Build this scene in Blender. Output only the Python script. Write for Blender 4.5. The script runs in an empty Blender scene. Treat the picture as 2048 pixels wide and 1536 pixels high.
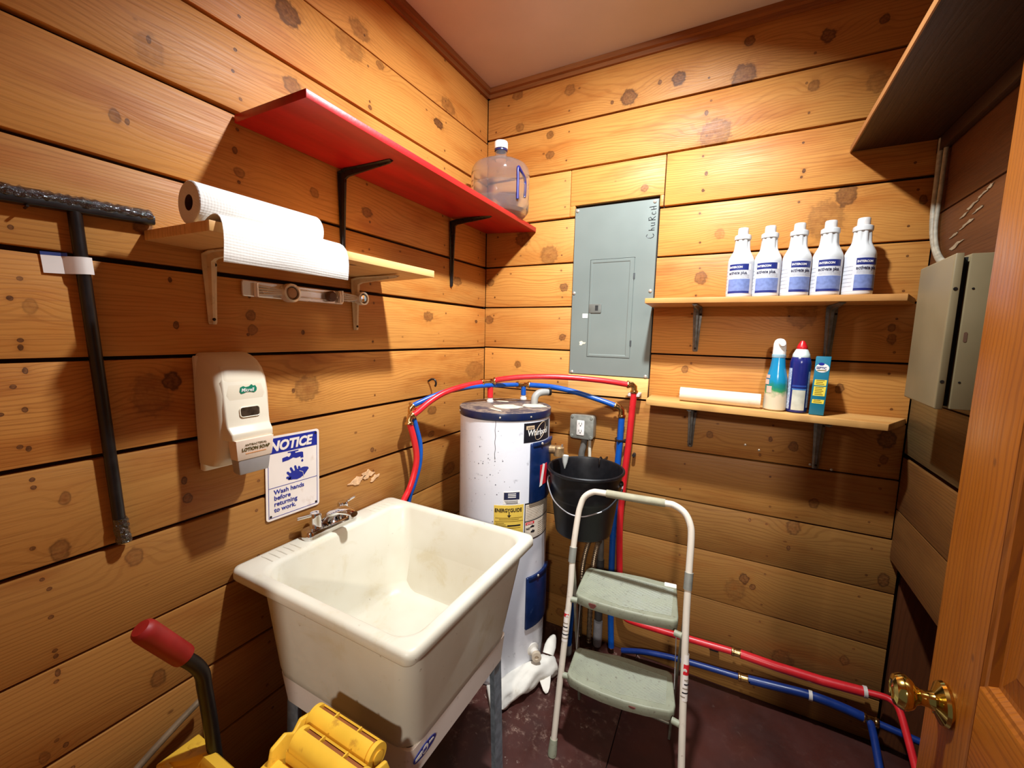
import bpy, bmesh, math, random
from mathutils import Vector, Matrix
from math import sin, cos, pi, radians, sqrt, atan2
random.seed(7)
SC = bpy.context.scene
COL = SC.collection
# ------------------------------------------------------------------ camera
cam = bpy.data.cameras.new('camera'); camo = bpy.data.objects.new('camera', cam); COL.objects.link(camo)
YAW, PIT, ROL = radians(27.968), radians(-6.679), radians(1.318)
fw = Vector((-sin(YAW)*cos(PIT), cos(YAW)*cos(PIT), sin(PIT)))
r0 = Vector((cos(YAW), sin(YAW), 0)); u0 = r0.cross(fw)
rt = r0*cos(ROL)+u0*sin(ROL); up = -r0*sin(ROL)+u0*cos(ROL)
M = Matrix.Identity(4)
for i in range(3):
    M[i][0], M[i][1], M[i][2] = rt[i], up[i], -fw[i]
M.translation = Vector((1.203, -1.94, 1.525))
camo.matrix_world = M
cam.sensor_width = 36; cam.lens = 834.757*36/2048; cam.clip_start = 0.01; cam.clip_end = 50
SC.camera = camo
# ------------------------------------------------------------------ light and exposure
w = bpy.data.worlds.new('world'); SC.world = w; w.use_nodes = True
w.node_tree.nodes['Background'].inputs[0].default_value = (1.0, .97, .94, 1)
w.node_tree.nodes['Background'].inputs[1].default_value = 0.12
lamp = bpy.data.lights.new('ceiling_lamp', 'AREA'); lamp.energy = 44; lamp.shape = 'DISK'; lamp.size = .085; lamp.spread = radians(140)
lamp.color = (.93, .99, 1.03)
lampo = bpy.data.objects.new('ceiling_lamp', lamp); COL.objects.link(lampo); lampo.location = (.985, -.95, 2.69); lampo.rotation_euler = Vector((.52-.985, -.29+.95, 1.05-2.69)).to_track_quat('-Z', 'Y').to_euler()
hall = bpy.data.lights.new('hallway_lamp', 'POINT'); hall.energy = 235; hall.shadow_soft_size = .09; hall.color = (1.0, .94, .86)
hallo = bpy.data.objects.new('hallway_lamp', hall); COL.objects.link(hallo); hallo.location = (1.72, -3.9, 2.53)   # ceiling lamp of the room behind the open door
SC.view_settings.view_transform = 'Standard'; SC.view_settings.look = 'None'
SC.view_settings.gamma = 1; SC.view_settings.use_curve_mapping = False; SC.view_settings.exposure = -0.1

# ------------------------------------------------------------------ materials
def lin(c):
    f = lambda v: v/12.92 if v <= .04045 else ((v+.055)/1.055)**2.4
    return (f(c[0]/255), f(c[1]/255), f(c[2]/255), 1)
class NT:
    def __init__(s, name):
        s.m = bpy.data.materials.new(name); s.m.use_nodes = True; s.t = s.m.node_tree
        s.b = s.t.nodes['Principled BSDF']; s.out = s.t.nodes['Material Output']
    def n(s, typ, **kw):
        x = s.t.nodes.new(typ)
        for k, v in kw.items(): setattr(x, k, v)
        return x
    def put(s, sock, v):
        if v is None: return
        if hasattr(v, 'is_output'): s.t.links.new(v, sock)
        else: sock.default_value = v
    def math(s, op, a, b=None, c=None):
        x = s.n('ShaderNodeMath', operation=op); s.put(x.inputs[0], a); s.put(x.inputs[1], b); s.put(x.inputs[2], c)
        return x.outputs[0]
    def mix(s, f, a, b, mode='MIX'):
        x = s.n('ShaderNodeMix', data_type='RGBA', blend_type=mode)
        s.put(x.inputs[0], f); s.put(x.inputs[6], a); s.put(x.inputs[7], b); return x.outputs[2]
    def rng(s, v, a, b, c=0., d=1., smooth=True):
        x = s.n('ShaderNodeMapRange'); x.interpolation_type = 'SMOOTHSTEP' if smooth else 'LINEAR'
        s.put(x.inputs[0], v)
        for i, k in enumerate((a, b, c, d)): x.inputs[i+1].default_value = k
        return x.outputs[0]
    def obj(s):
        return s.n('ShaderNodeTexCoord').outputs['Object']
    def sep(s, v):
        x = s.n('ShaderNodeSeparateXYZ'); s.put(x.inputs[0], v); return x.outputs
    def comb(s, a, b, c):
        x = s.n('ShaderNodeCombineXYZ'); s.put(x.inputs[0], a); s.put(x.inputs[1], b); s.put(x.inputs[2], c); return x.outputs[0]
    def noise(s, vec, scale, detail=3, rough=.5, dist=0):
        x = s.n('ShaderNodeTexNoise'); s.put(x.inputs['Vector'], vec)
        x.inputs['Scale'].default_value = scale; x.inputs['Detail'].default_value = detail
        x.inputs['Roughness'].default_value = rough; x.inputs['Distortion'].default_value = dist; return x.outputs['Fac']
    def bump(s, h, st, dist=.002):
        x = s.n('ShaderNodeBump'); x.inputs['Strength'].default_value = st; x.inputs['Distance'].default_value = dist
        s.put(x.inputs['Height'], h); s.put(s.b.inputs['Normal'], x.outputs[0])
MATS = {}
def pm(name, col, rough=.5, metal=0, var=.12, scale=30, bump=0, bscale=None, dirt=None, dirtamt=0, dscale=12, spec=.5, coat=0):
    """plain procedural material: base colour with a little noise, optional dirt colour in patches"""
    if name in MATS: return MATS[name]
    k = NT(name); v = k.obj()
    c = lin(col); nz = k.noise(v, scale, 4)
    lo = tuple(x*(1-var) for x in c[:3])+(1,); hi = tuple(min(1, x*(1+var)) for x in c[:3])+(1,)
    colr = k.mix(k.rng(nz, .3, .7), lo, hi)
    if dirt:
        d = k.rng(k.noise(v, dscale, 6, .65), .62-.2*dirtamt, .74)
        colr = k.mix(k.math('MULTIPLY', d, min(1, .4+dirtamt)), colr, lin(dirt))
    k.put(k.b.inputs['Base Color'], colr)
    k.put(k.b.inputs['Roughness'], k.rng(nz, .2, .8, max(0, rough-.06), min(1, rough+.06)))
    k.b.inputs['Metallic'].default_value = metal; k.b.inputs['Specular IOR Level'].default_value = spec
    k.b.inputs['Coat Weight'].default_value = coat
    if bump: k.bump(k.noise(v, bscale or scale*3, 3), bump)
    MATS[name] = k.m; return k.m
def knot_group():
    g = bpy.data.node_groups.new('knot', 'ShaderNodeTree')
    for nm in ('u', 'v', 'cu', 'cv', 'iu', 'iv', 'amp', 'dark', 'wob', 'F', 'M', 'R', 'H'): g.interface.new_socket(nm, in_out='INPUT', socket_type='NodeSocketFloat')
    for nm in ('F', 'M', 'R', 'H'): g.interface.new_socket(nm, in_out='OUTPUT', socket_type='NodeSocketFloat')
    i = g.nodes.new('NodeGroupInput').outputs; o = g.nodes.new('NodeGroupOutput').inputs
    def m(op, a, b=None, c=None):
        x = g.nodes.new('ShaderNodeMath'); x.operation = op
        for s, v in zip(x.inputs, (a, b, c)):
            if v is None: continue
            if hasattr(v, 'is_output'): g.links.new(v, s)
            else: s.default_value = v
        return x.outputs[0]
    du = m('MULTIPLY', m('SUBTRACT', i['u'], i['cu']), i['iu']); dv = m('MULTIPLY', m('SUBTRACT', i['v'], i['cv']), i['iv'])
    du2 = m('MULTIPLY', du, du); dv2 = m('MULTIPLY', dv, dv)
    d2 = m('ADD', du2, dv2)
    wide = m('ADD', m('MULTIPLY', du2, .10), m('MULTIPLY', dv2, .26))
    e = m('EXPONENT', m('MULTIPLY', wide, -1.))
    g.links.new(m('ADD', i['F'], m('MULTIPLY', e, i['amp'])), o['F'])
    d = m('ADD', m('SQRT', d2), i['wob'])
    x = g.nodes.new('ShaderNodeMapRange'); x.interpolation_type = 'SMOOTHSTEP'
    g.links.new(d, x.inputs[0]); x.inputs[1].default_value = 1.2; x.inputs[2].default_value = .72; x.inputs[3].default_value = 0; x.inputs[4].default_value = 1
    g.links.new(m('MAXIMUM', i['M'], m('MULTIPLY', x.outputs[0], i['dark'])), o['M'])
    rim = m('EXPONENT', m('MULTIPLY', m('POWER', m('SUBTRACT', d, .92), 2.), -45.))
    g.links.new(m('MAXIMUM', i['R'], m('MULTIPLY', rim, i['dark'])), o['R'])
    g.links.new(m('MAXIMUM', i['H'], m('MULTIPLY', m('EXPONENT', m('MULTIPLY', d, -1.1)), m('ADD', i['dark'], .3))), o['H'])
    return g
KNOT = knot_group()
def wood(name, ua, va, knots=(), light=(224, 160, 92), dark=(158, 92, 38), knotc=(74, 38, 16), freq=62., rough=.5, seed=0., lines=.55, stain=.5, warm=(196, 118, 52), spec=.35, fib=1.):
    """sawn softwood: rings across v, stretched along u, bending round the knots"""
    if name in MATS: return MATS[name]
    k = NT(name); s = k.sep(k.obj()); u, v = s[ua], s[va]
    ax = ({0, 1, 2}-{ua, va}).pop()
    p = k.comb(k.math('ADD', u, seed*1.7), v, seed)
    low = k.noise(k.comb(k.math('ADD', k.math('MULTIPLY', u, .75), seed*3.1), k.math('MULTIPLY', v, 5.), seed), 1., 2)
    mid = k.noise(k.comb(k.math('ADD', k.math('MULTIPLY', u, 5.), seed), k.math('MULTIPLY', v, 16.), seed), 1., 2)
    F = k.math('ADD', v, k.math('ADD', k.math('MULTIPLY', low, .16), k.math('MULTIPLY', mid, .016)))
    wob = k.math('MULTIPLY', k.math('SUBTRACT', k.noise(p, 60., 2), .5), .9)
    Mk = None; Rk = Hk = 0.
    for (cu, cv, ru, rv, dk) in knots:
        if rv < .013: ru, rv, dk = ru*.62, rv*.8, min(1, dk+.3)
        x = k.n('ShaderNodeGroup'); x.node_tree = KNOT
        for nm, val in (('u', u), ('v', v), ('cu', cu), ('cv', cv), ('iu', 1/max(ru, .004)), ('iv', 1/max(rv, .004)), ('amp', (rv*1.2 if rv > .011 else rv*.6)*random.choice((1, -1))), ('dark', dk), ('wob', wob), ('F', F), ('M', Mk if Mk is not None else 0.), ('R', Rk), ('H', Hk)):
            k.put(x.inputs[nm], val)
        F, Mk, Rk, Hk = x.outputs['F'], x.outputs['M'], x.outputs['R'], x.outputs['H']
    ph = k.math('MULTIPLY', F, freq*2*pi)
    sn = k.math('SINE', k.math('ADD', ph, k.math('MULTIPLY', mid, 3.)))
    ring = k.rng(sn, -.1, .95)
    ring = k.math('POWER', ring, 2.2)
    fibre = k.noise(k.comb(k.math('ADD', k.math('MULTIPLY', u, 5.), seed), k.math('MULTIPLY', v, 260.), k.math('MULTIPLY', s[ax], 60.)), 1., 3, .6)
    sta = k.noise(k.comb(k.math('ADD', k.math('MULTIPLY', u, 2.2), seed*5), k.math('MULTIPLY', v, 9.), seed*2), 1., 4, .6)
    c = k.mix(k.math('MULTIPLY', k.rng(sta, .45, .75), stain), lin(light), lin(warm))
    vis = k.math('MULTIPLY', k.rng(low, .25, .7, .35, 1.), lines)
    c = k.mix(k.math('MULTIPLY', ring, vis), c, lin(dark))
    c = k.mix(k.math('MULTIPLY', k.rng(fibre, .48, .78), .42*fib), c, lin(dark))
    # small dark specks: pin knots and nail holes
    vo = k.n('ShaderNodeTexVoronoi'); k.put(vo.inputs['Vector'], k.comb(k.math('ADD', k.math('MULTIPLY', u, .62), seed), v, seed)); vo.inputs['Scale'].default_value = 9.
    sp = k.rng(vo.outputs['Distance'], .055, .02)
    c = k.mix(k.math('MULTIPLY', sp, .7), c, lin((92, 48, 20)))
    if Mk is not None:
        c = k.mix(k.math('MULTIPLY', k.math('MULTIPLY', Hk, k.rng(k.noise(p, 34., 4, .65), .38, .62)), 1.1), c, lin((150, 84, 28)))
        kc = k.mix(k.rng(k.noise(p, 130., 2), .3, .7), lin((96, 56, 26)), lin((132, 84, 44)))
        c = k.mix(Mk, c, kc)
        c = k.mix(k.math('MULTIPLY', Rk, .75), c, lin((62, 32, 14)))
    k.put(k.b.inputs['Base Color'], c)
    k.put(k.b.inputs['Roughness'], k.rng(fibre, .2, .8, rough-.08, rough+.1))
    k.b.inputs['Specular IOR Level'].default_value = spec
    k.bump(k.math('ADD', k.math('MULTIPLY', ring, -.5), k.math('MULTIPLY', fibre, .6)), .22, .0012)
    MATS[name] = k.m; return k.m

# ------------------------------------------------------------------ mesh building
class MB:
    def __init__(s): s.v = []; s.f = []
    def add(s, vs, fs):
        o = len(s.v); s.v += [tuple(x) for x in vs]; s.f += [tuple(i+o for i in f) for f in fs]; return s
    def hexa(s, p):
        return s.add(p, [(0, 3, 2, 1), (4, 5, 6, 7), (0, 1, 5, 4), (1, 2, 6, 5), (2, 3, 7, 6), (3, 0, 4, 7)])
    def box(s, a, b):
        x0, x1 = sorted((a[0], b[0])); y0, y1 = sorted((a[1], b[1])); z0, z1 = sorted((a[2], b[2]))
        return s.hexa([(x0, y0, z0), (x1, y0, z0), (x1, y1, z0), (x0, y1, z0), (x0, y0, z1), (x1, y0, z1), (x1, y1, z1), (x0, y1, z1)])
    def rings(s, R, closed=False, caps=True):
        n = len(R[0]); vs = [p for r in R for p in r]; fs = []
        for a in range(len(R)-(0 if closed else 1)):
            b = (a+1) % len(R)
            for i in range(n):
                j = (i+1) % n; fs.append((a*n+i, a*n+j, b*n+j, b*n+i))
        if caps and not closed:
            fs.append(tuple(reversed(range(n)))); fs.append(tuple((len(R)-1)*n+i for i in range(n)))
        return s.add(vs, fs)
    def tube(s, pts, r, seg=12, caps=True, closed=False):
        P = [Vector(p) for p in pts]; rr = r if isinstance(r, (list, tuple)) else [r]*len(P)
        R = []; nrm = None
        for i, p in enumerate(P):
            if closed: t = P[(i+1) % len(P)]-P[i-1]
            else: t = (P[min(i+1, len(P)-1)]-P[max(i-1, 0)])
            t.normalize()
            if nrm is None:
                a = Vector((0, 0, 1)) if abs(t.z) < .9 else Vector((1, 0, 0)); nrm = a-t*a.dot(t)
            else: nrm = nrm-t*nrm.dot(t)
            nrm.normalize(); b = t.cross(nrm)
            R.append([p+(nrm*cos(2*pi*k/seg)+b*sin(2*pi*k/seg))*rr[i] for k in range(seg)])
        return s.rings(R, closed, caps)
    def lathe(s, prof, c=(0, 0, 0), ax=(0, 0, 1), seg=32, caps=True, start=None):
        t = Vector(ax).normalized(); a = Vector(start) if start else (Vector((0, 0, 1)) if abs(t.z) < .9 else Vector((1, 0, 0)))
        n = (a-t*a.dot(t)).normalized(); b = t.cross(n); c = Vector(c)
        return s.rings([[c+t*h+(n*cos(2*pi*k/seg)+b*sin(2*pi*k/seg))*max(r, 1e-4) for k in range(seg)] for r, h in prof], False, caps)
    def prism(s, poly, o, x, y, d0, d1):
        """2-D outline in the frame (o, x, y), from depth d0 to d1 along x cross y"""
        o, x, y = Vector(o), Vector(x).normalized(), Vector(y).normalized(); n = x.cross(y)
        return s.rings([[o+x*a+y*b+n*d for a, b in poly] for d in (d0, d1)])
    def patch(s, c, R, a0, a1, z0, z1, n=10):
        """a skin on an upright cylinder"""
        vs = []; 
        for i in range(n+1):
            a = radians(a0+(a1-a0)*i/n)
            for z in (z0, z1): vs.append((c[0]+R*cos(a), c[1]+R*sin(a), z))
        return s.add(vs, [(2*i, 2*i+2, 2*i+3, 2*i+1) for i in range(n)])
    def cbox(s, c, R0, R1, a0, a1, z0, z1, n=8):
        """a curved slab standing on an upright cylinder"""
        R = []
        for i in range(n+1):
            a = radians(a0+(a1-a0)*i/n)
            R.append([(c[0]+q*cos(a), c[1]+q*sin(a), z) for q, z in ((R0, z0), (R1, z0), (R1, z1), (R0, z1))])
        return s.rings(R)
def rrect(hx, hy, r, n=5, cx=0, cy=0):
    out = []
    for qx, qy, a0 in ((1, 1, 0), (-1, 1, 90), (-1, -1, 180), (1, -1, 270)):
        for i in range(n+1):
            a = radians(a0+90*i/n); out.append((cx+qx*(hx-r)+r*cos(a), cy+qy*(hy-r)+r*sin(a)))
    return out
def bez(pts, n=24):
    """smooth Catmull-Rom path through points"""
    P = [Vector(p) for p in pts]; out = []
    for i in range(len(P)-1):
        a, b, c, d = P[max(i-1, 0)], P[i], P[i+1], P[min(i+2, len(P)-1)]
        m = max(2, n//(len(P)-1))
        for k in range(m):
            t = k/m; out.append(.5*((2*b)+(c-a)*t+(2*a-5*b+4*c-d)*t*t+(3*b-a-3*c+d)*t**3))
    out.append(P[-1]); return out
ORG = {}
def place(o, parent):
    COL.objects.link(o)
    if parent is not None: o.parent = parent
def build(name, mb, mat, parent=None, bevel=0, smooth=True, segs=2, angle=38, origin=None, fix=True):
    me = bpy.data.meshes.new(name)
    org = Vector(ORG.get(parent.name, (0, 0, 0))) if parent else Vector(origin or (0, 0, 0))
    me.from_pydata([Vector(p)-org for p in mb.v], [], mb.f)
    bm = bmesh.new(); bm.from_mesh(me)
    if fix: bmesh.ops.recalc_face_normals(bm, faces=bm.faces)
    if bevel:
        es = [e for e in bm.edges if len(e.link_faces) == 2 and e.calc_face_angle(0) > radians(30)]
        bmesh.ops.bevel(bm, geom=es, offset=bevel, segments=segs, affect='EDGES', profile=.5, clamp_overlap=True)
    bm.to_mesh(me); bm.free()
    if smooth:
        for p in me.polygons: p.use_smooth = True
        me.set_sharp_from_angle(angle=radians(angle))
    if mat: me.materials.append(mat)
    o = bpy.data.objects.new(name, me)
    if not parent: o.location = org; 
    place(o, parent); ORG[o.name] = org
    return o
def tag(o, label=None, cat=None, group=None, kind=None):
    for k, v in (('label', label), ('category', cat), ('group', group), ('kind', kind)):
        if v: o[k] = v
    return o
def thing(name, label, cat, loc, group=None):
    o = bpy.data.objects.new(name, None); o.location = loc; o.empty_display_size = .05
    place(o, None); ORG[o.name] = Vector(loc); return tag(o, label, cat, group)
LW = ((0, 1, 0), (0, 0, 1)); BW = ((1, 0, 0), (0, 0, 1)); FLAT = ((1, 0, 0), (0, 1, 0))
def lettering(parent, s, o, x, y, size, mat, bold=0, shear=0, align='LEFT', depth=.0004, wrap=None, sx=1, name='lettering', sp=1):
    """flat lettering standing on a surface; wrap=(centre, radius, angle of the local x origin) bends it round a cylinder"""
    cu = bpy.data.curves.new(name, 'FONT'); cu.body = s; cu.size = size; cu.offset = bold; cu.shear = shear
    cu.align_x = align; cu.extrude = depth; cu.resolution_u = 3; cu.space_character = sp
    t = bpy.data.objects.new('tmp', cu); me = bpy.data.meshes.new_from_object(t)
    bpy.data.objects.remove(t); bpy.data.curves.remove(cu)
    me.name = name
    org = Vector(ORG[parent.name]); o, x, y = Vector(o), Vector(x).normalized(), Vector(y).normalized(); n = x.cross(y)
    for vtx in me.vertices:
        a, b, d = vtx.co.x*sx, vtx.co.y, vtx.co.z+depth
        if wrap:
            c, R, a0 = wrap; an = radians(a0)+a/R
            p = Vector((c[0]+(R+d)*cos(an), c[1]+(R+d)*sin(an), o.z+b))
        else: p = o+x*a+y*b+n*d
        vtx.co = p-org
    me.materials.clear(); me.materials.append(mat)
    ob = bpy.data.objects.new(name, me); place(ob, parent); ORG[ob.name] = org
    return ob
def copy_thing(src, loc, label, group=None):
    """a copy of a thing with copies of its parts and their sub-parts"""
    def cp(o, parent):
        c = o.copy(); COL.objects.link(c)
        if parent: c.parent = parent
        ORG[c.name] = ORG.get(o.name)
        for ch in list(o.children): cp(ch, c)
        return c
    kids = list(src.children)
    r = src.copy(); COL.objects.link(r); r.location = loc; r['label'] = label
    if group: r['group'] = group
    for ch in kids: cp(ch, r)
    return r
# ------------------------------------------------------------------ knots read off the two boarded walls: (along, height, half sizes, darkness)
KL=[(-1.097,2.427,0.037,0.032,0.8),(-1.090,2.235,0.027,0.024,0.6),(-1.506,1.971,0.011,0.013,0.5),(-1.485,1.967,0.007,0.008,0.5),(-1.252,1.940,0.013,0.013,0.5),(-1.262,1.993,0.011,0.011,0.5),(-0.406,2.424,0.031,0.018,1.0),(-0.336,2.527,0.048,0.027,0.4),(-1.473,1.753,0.017,0.020,0.7),(-1.025,1.956,0.016,0.014,0.5),(-0.812,1.951,0.023,0.017,0.6),(-1.683,1.572,0.003,0.005,0.8),(-1.659,1.559,0.010,0.015,0.3),(-1.677,1.480,0.004,0.007,0.8),(-1.674,1.436,0.005,0.008,0.7),(-1.438,1.394,0.018,0.022,0.9),(-1.479,1.366,0.038,0.047,0.3),(-1.680,1.360,0.004,0.006,0.8),(-1.681,1.282,0.005,0.007,0.8),(-1.681,1.220,0.004,0.006,0.7),(-1.639,1.167,0.009,0.014,0.5),(-1.427,1.141,0.010,0.012,0.9),(-1.422,1.092,0.011,0.013,0.8),(-1.075,1.340,0.043,0.039,0.4),(-1.122,1.337,0.008,0.008,1.0),(-1.243,1.563,0.014,0.014,0.6),(-1.422,1.531,0.009,0.011,0.6),(-1.240,1.523,0.014,0.014,0.5),(-1.654,1.061,0.015,0.022,0.6),(-1.536,0.990,0.016,0.022,0.5),(-1.683,1.011,0.003,0.005,0.9),(-1.677,0.925,0.003,0.005,0.8),(-1.676,0.837,0.004,0.006,0.9),(-1.676,0.798,0.006,0.010,0.9),(-1.510,0.658,0.016,0.021,0.6),(-1.708,0.629,0.008,0.013,0.5),(-1.676,0.629,0.004,0.007,0.8),(-0.258,1.775,0.033,0.019,0.6),(-0.091,1.591,0.019,0.010,0.9),(-0.095,1.341,0.077,0.042,0.3),(-0.474,1.598,0.031,0.020,0.6),(-0.446,1.174,0.029,0.019,0.6),(-0.313,0.863,0.045,0.028,0.5),(-0.453,1.065,0.022,0.014,0.7),(-1.436,2.159,0.008,0.010,0.5),(-1.084,1.518,0.009,0.008,0.9),(-1.428,1.637,0.006,0.007,0.7),(-1.435,2.139,0.028,0.032,0.2),(-0.876,2.468,0.054,0.040,0.3),(-0.832,2.540,0.039,0.028,0.4),(-0.742,2.478,0.019,0.013,0.5),(-1.711,1.355,0.003,0.005,0.8),(-1.249,2.243,0.005,0.005,0.8),(-1.258,2.188,0.005,0.005,0.7),(-0.807,1.074,0.015,0.012,0.5),(-0.793,2.312,0.014,0.010,0.6)]
KB=[(0.169,2.693,0.028,0.023,0.5),(0.714,2.559,0.033,0.031,0.8),(0.915,2.586,0.025,0.025,0.9),(1.164,2.657,0.017,0.018,0.7),(1.410,2.604,0.021,0.023,0.8),(1.564,2.612,0.013,0.016,0.8),(1.153,2.536,0.040,0.042,0.7),(1.382,2.447,0.017,0.019,0.5),(1.563,2.415,0.027,0.033,0.3),(1.066,2.343,0.055,0.057,0.5),(1.029,2.429,0.011,0.011,0.6),(1.512,2.051,0.030,0.036,0.7),(1.457,1.971,0.054,0.064,0.3),(1.723,2.008,0.011,0.015,0.7),(1.112,1.952,0.018,0.020,0.3),(1.045,2.196,0.009,0.010,0.7),(1.037,2.131,0.008,0.008,0.8),(1.377,2.154,0.008,0.009,0.8),(0.802,2.173,0.015,0.015,0.6),(0.216,2.008,0.040,0.034,0.6),(0.362,1.919,0.045,0.041,0.4),(0.029,1.800,0.022,0.018,0.6),(0.446,1.760,0.021,0.019,0.7),(0.024,1.603,0.025,0.021,0.6),(0.448,1.521,0.016,0.015,0.7),(0.205,1.373,0.018,0.016,0.6),(1.052,1.780,0.023,0.025,0.6),(1.683,1.582,0.011,0.014,0.6),(1.687,1.542,0.013,0.018,0.5),(1.416,1.636,0.047,0.056,0.3),(1.017,1.395,0.014,0.015,0.6),(1.557,1.355,0.013,0.017,0.7),(1.354,1.132,0.010,0.012,0.9),(1.433,1.115,0.016,0.020,0.7),(1.710,1.182,0.025,0.033,0.8),(1.708,1.106,0.012,0.017,0.6),(1.134,1.123,0.013,0.015,0.6),(1.518,0.900,0.016,0.020,0.6),(1.460,0.787,0.023,0.029,0.6),(1.451,0.698,0.010,0.012,0.9),(1.308,0.521,0.018,0.022,0.9),(1.341,0.495,0.011,0.013,0.9),(1.752,0.653,0.018,0.025,0.8),(1.468,0.208,0.037,0.048,0.5),(1.670,0.293,0.015,0.020,0.6),(1.278,0.461,0.037,0.045,0.3),(0.347,2.476,0.018,0.016,0.6),(0.350,2.386,0.021,0.018,0.6),(0.184,2.542,0.022,0.019,0.4),(0.440,2.654,0.025,0.022,0.4),(0.513,0.212,0.027,0.028,0.5),(0.491,0.078,0.022,0.022,0.5),(1.309,0.783,0.007,0.009,0.8),(1.323,1.063,0.007,0.008,0.5),(0.642,2.555,0.011,0.010,0.6),(0.841,2.589,0.012,0.012,0.5)]
# ------------------------------------------------------------------ the room
def structure(name, mb, mat, label=None, **kw):
    o = build(name, mb, mat, **kw); return tag(o, label, None, None, 'structure')
GAP = pm('joint_shadow', (38, 20, 10), .9, var=.2)
def plank_mat(side, i, z0, z1, knots, ua, base, seed, **kw):
    kn = [k for k in knots if z0 <= k[1] < z1]
    for st in {'left': (-.065, -.36, -.80, -1.245, -1.68), 'back': (.06, .44, 1.04, 1.37, 1.70), 'right': ()}[side]:
        for zz in (z0+.045, z1-.045): kn.append((st+random.uniform(-.012, .012), zz+random.uniform(-.012, .012), .0050, .0042, random.uniform(.4, .8)))
    L, W, D = base
    j = lambda c, a: tuple(max(0, min(255, v*(1+a))) for v in c)
    a = random.uniform(-.07, .04)-(.22 if side == 'left' else .27 if side == 'back' else .0)*max(0, min(1, (1.3-z0)/.7))  # lower left and back boards darkened in colour to stand in for light falloff
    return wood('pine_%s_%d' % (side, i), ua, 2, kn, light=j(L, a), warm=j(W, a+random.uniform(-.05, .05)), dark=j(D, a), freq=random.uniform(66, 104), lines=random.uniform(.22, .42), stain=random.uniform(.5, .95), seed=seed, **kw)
PINE = ((211, 145, 70), (184, 106, 38), (138, 74, 22))
# left wall: boards run along y, faces at x = 0
structure('wall_left', MB().box((-.07, -2.05, 0), (-.022, .07, 2.76)), GAP, 'left wall of knotty horizontal pine boards behind the sink')
wl = bpy.data.objects['wall_left']; wl['label'] = 'left wall of knotty horizontal pine boards behind the sink'
ZL = [.0, .172, .386, .605, .8145, 1.032, 1.242, 1.4545, 1.666, 1.8755, 2.0875, 2.289, 2.497, 2.75]
GL = [0, .005, .006, .008, .006, .011, .011, .009, .012, .011, .011, .010, .006, 0]
for i in range(13):
    z0 = ZL[i]+GL[i]/2; z1 = ZL[i+1]-GL[i+1]/2; px = random.uniform(-.002, .001)
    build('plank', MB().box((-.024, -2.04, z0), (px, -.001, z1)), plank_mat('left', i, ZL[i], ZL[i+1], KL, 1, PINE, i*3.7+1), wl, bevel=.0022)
# back wall: boards run along x, faces at y = 0; the breaker panel is let into it
structure('wall_back', MB().box((-.07, .022, 0), (2.3, .07, 2.76)), GAP)
wb = bpy.data.objects['wall_back']; wb['label'] = 'back wall of knotty horizontal pine boards around the breaker panel'
ZB = [.0, .172, .386, .606, .8145, 1.036, 1.243, 1.457, 1.668, 1.876, 2.084, 2.302, 2.511, 2.75]
GB = [0, .005, .004, .004, .006, .006, .006, .007, .007, .008, .011, .008, .008, 0]
ROWS = {10: [(0, .461), (.463, .885, 2.137), (.888, 1.75)], 9: [(0, .487), (.872, 1.75)], 8: [(0, .487), (.871, 1.75)], 7: [(0, .487), (.871, 1.75)], 6: [(0, .487), (.872, 1.75)]}
n = 0
for i in range(13):
    xr = 1.787 if i < 4 else 1.757
    for seg in ROWS.get(i, [(0, xr)]):
        z0 = ZB[i]+GB[i]/2; z1 = ZB[i+1]-GB[i+1]/2
        if len(seg) > 2: z0 = seg[2]
        py = random.uniform(-.0015, .002); x1 = seg[1] if seg[1] < 1.7 else xr
        if i in (9, 10) and seg[0] == 0: x1 = seg[1]
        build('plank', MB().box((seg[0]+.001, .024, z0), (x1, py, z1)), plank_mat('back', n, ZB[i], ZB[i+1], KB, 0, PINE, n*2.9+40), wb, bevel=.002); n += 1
for xa, xb in ((.463, .4875), (.8705, .885)): build('plank', MB().box((xa, .024, 2.0895), (xb, .0005, 2.1355)), bpy.data.materials['pine_back_12'], wb, bevel=.001)
build('plank', MB().box((.4865, .024, 1.249), (.868, -.003, 1.343)), wood('new_pine', 0, 2, [(.79, 1.30, .004, .004, .7)], light=(236, 184, 112), warm=(222, 160, 86), dark=(190, 128, 66), lines=.3, seed=9), wb, bevel=.002)
SCW = pm('bright_screw', (214, 206, 190), .35, .6)
for x, z in ((1.268, 1.098), (1.318, 1.083), (1.492, 1.052), (1.56, 1.043)):
    build('screw', MB().lathe([(.0048, 0), (.0045, .002), (.002, .003)], (x, .001, z), (0, -1, 0), 10), SCW, wb)
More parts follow.
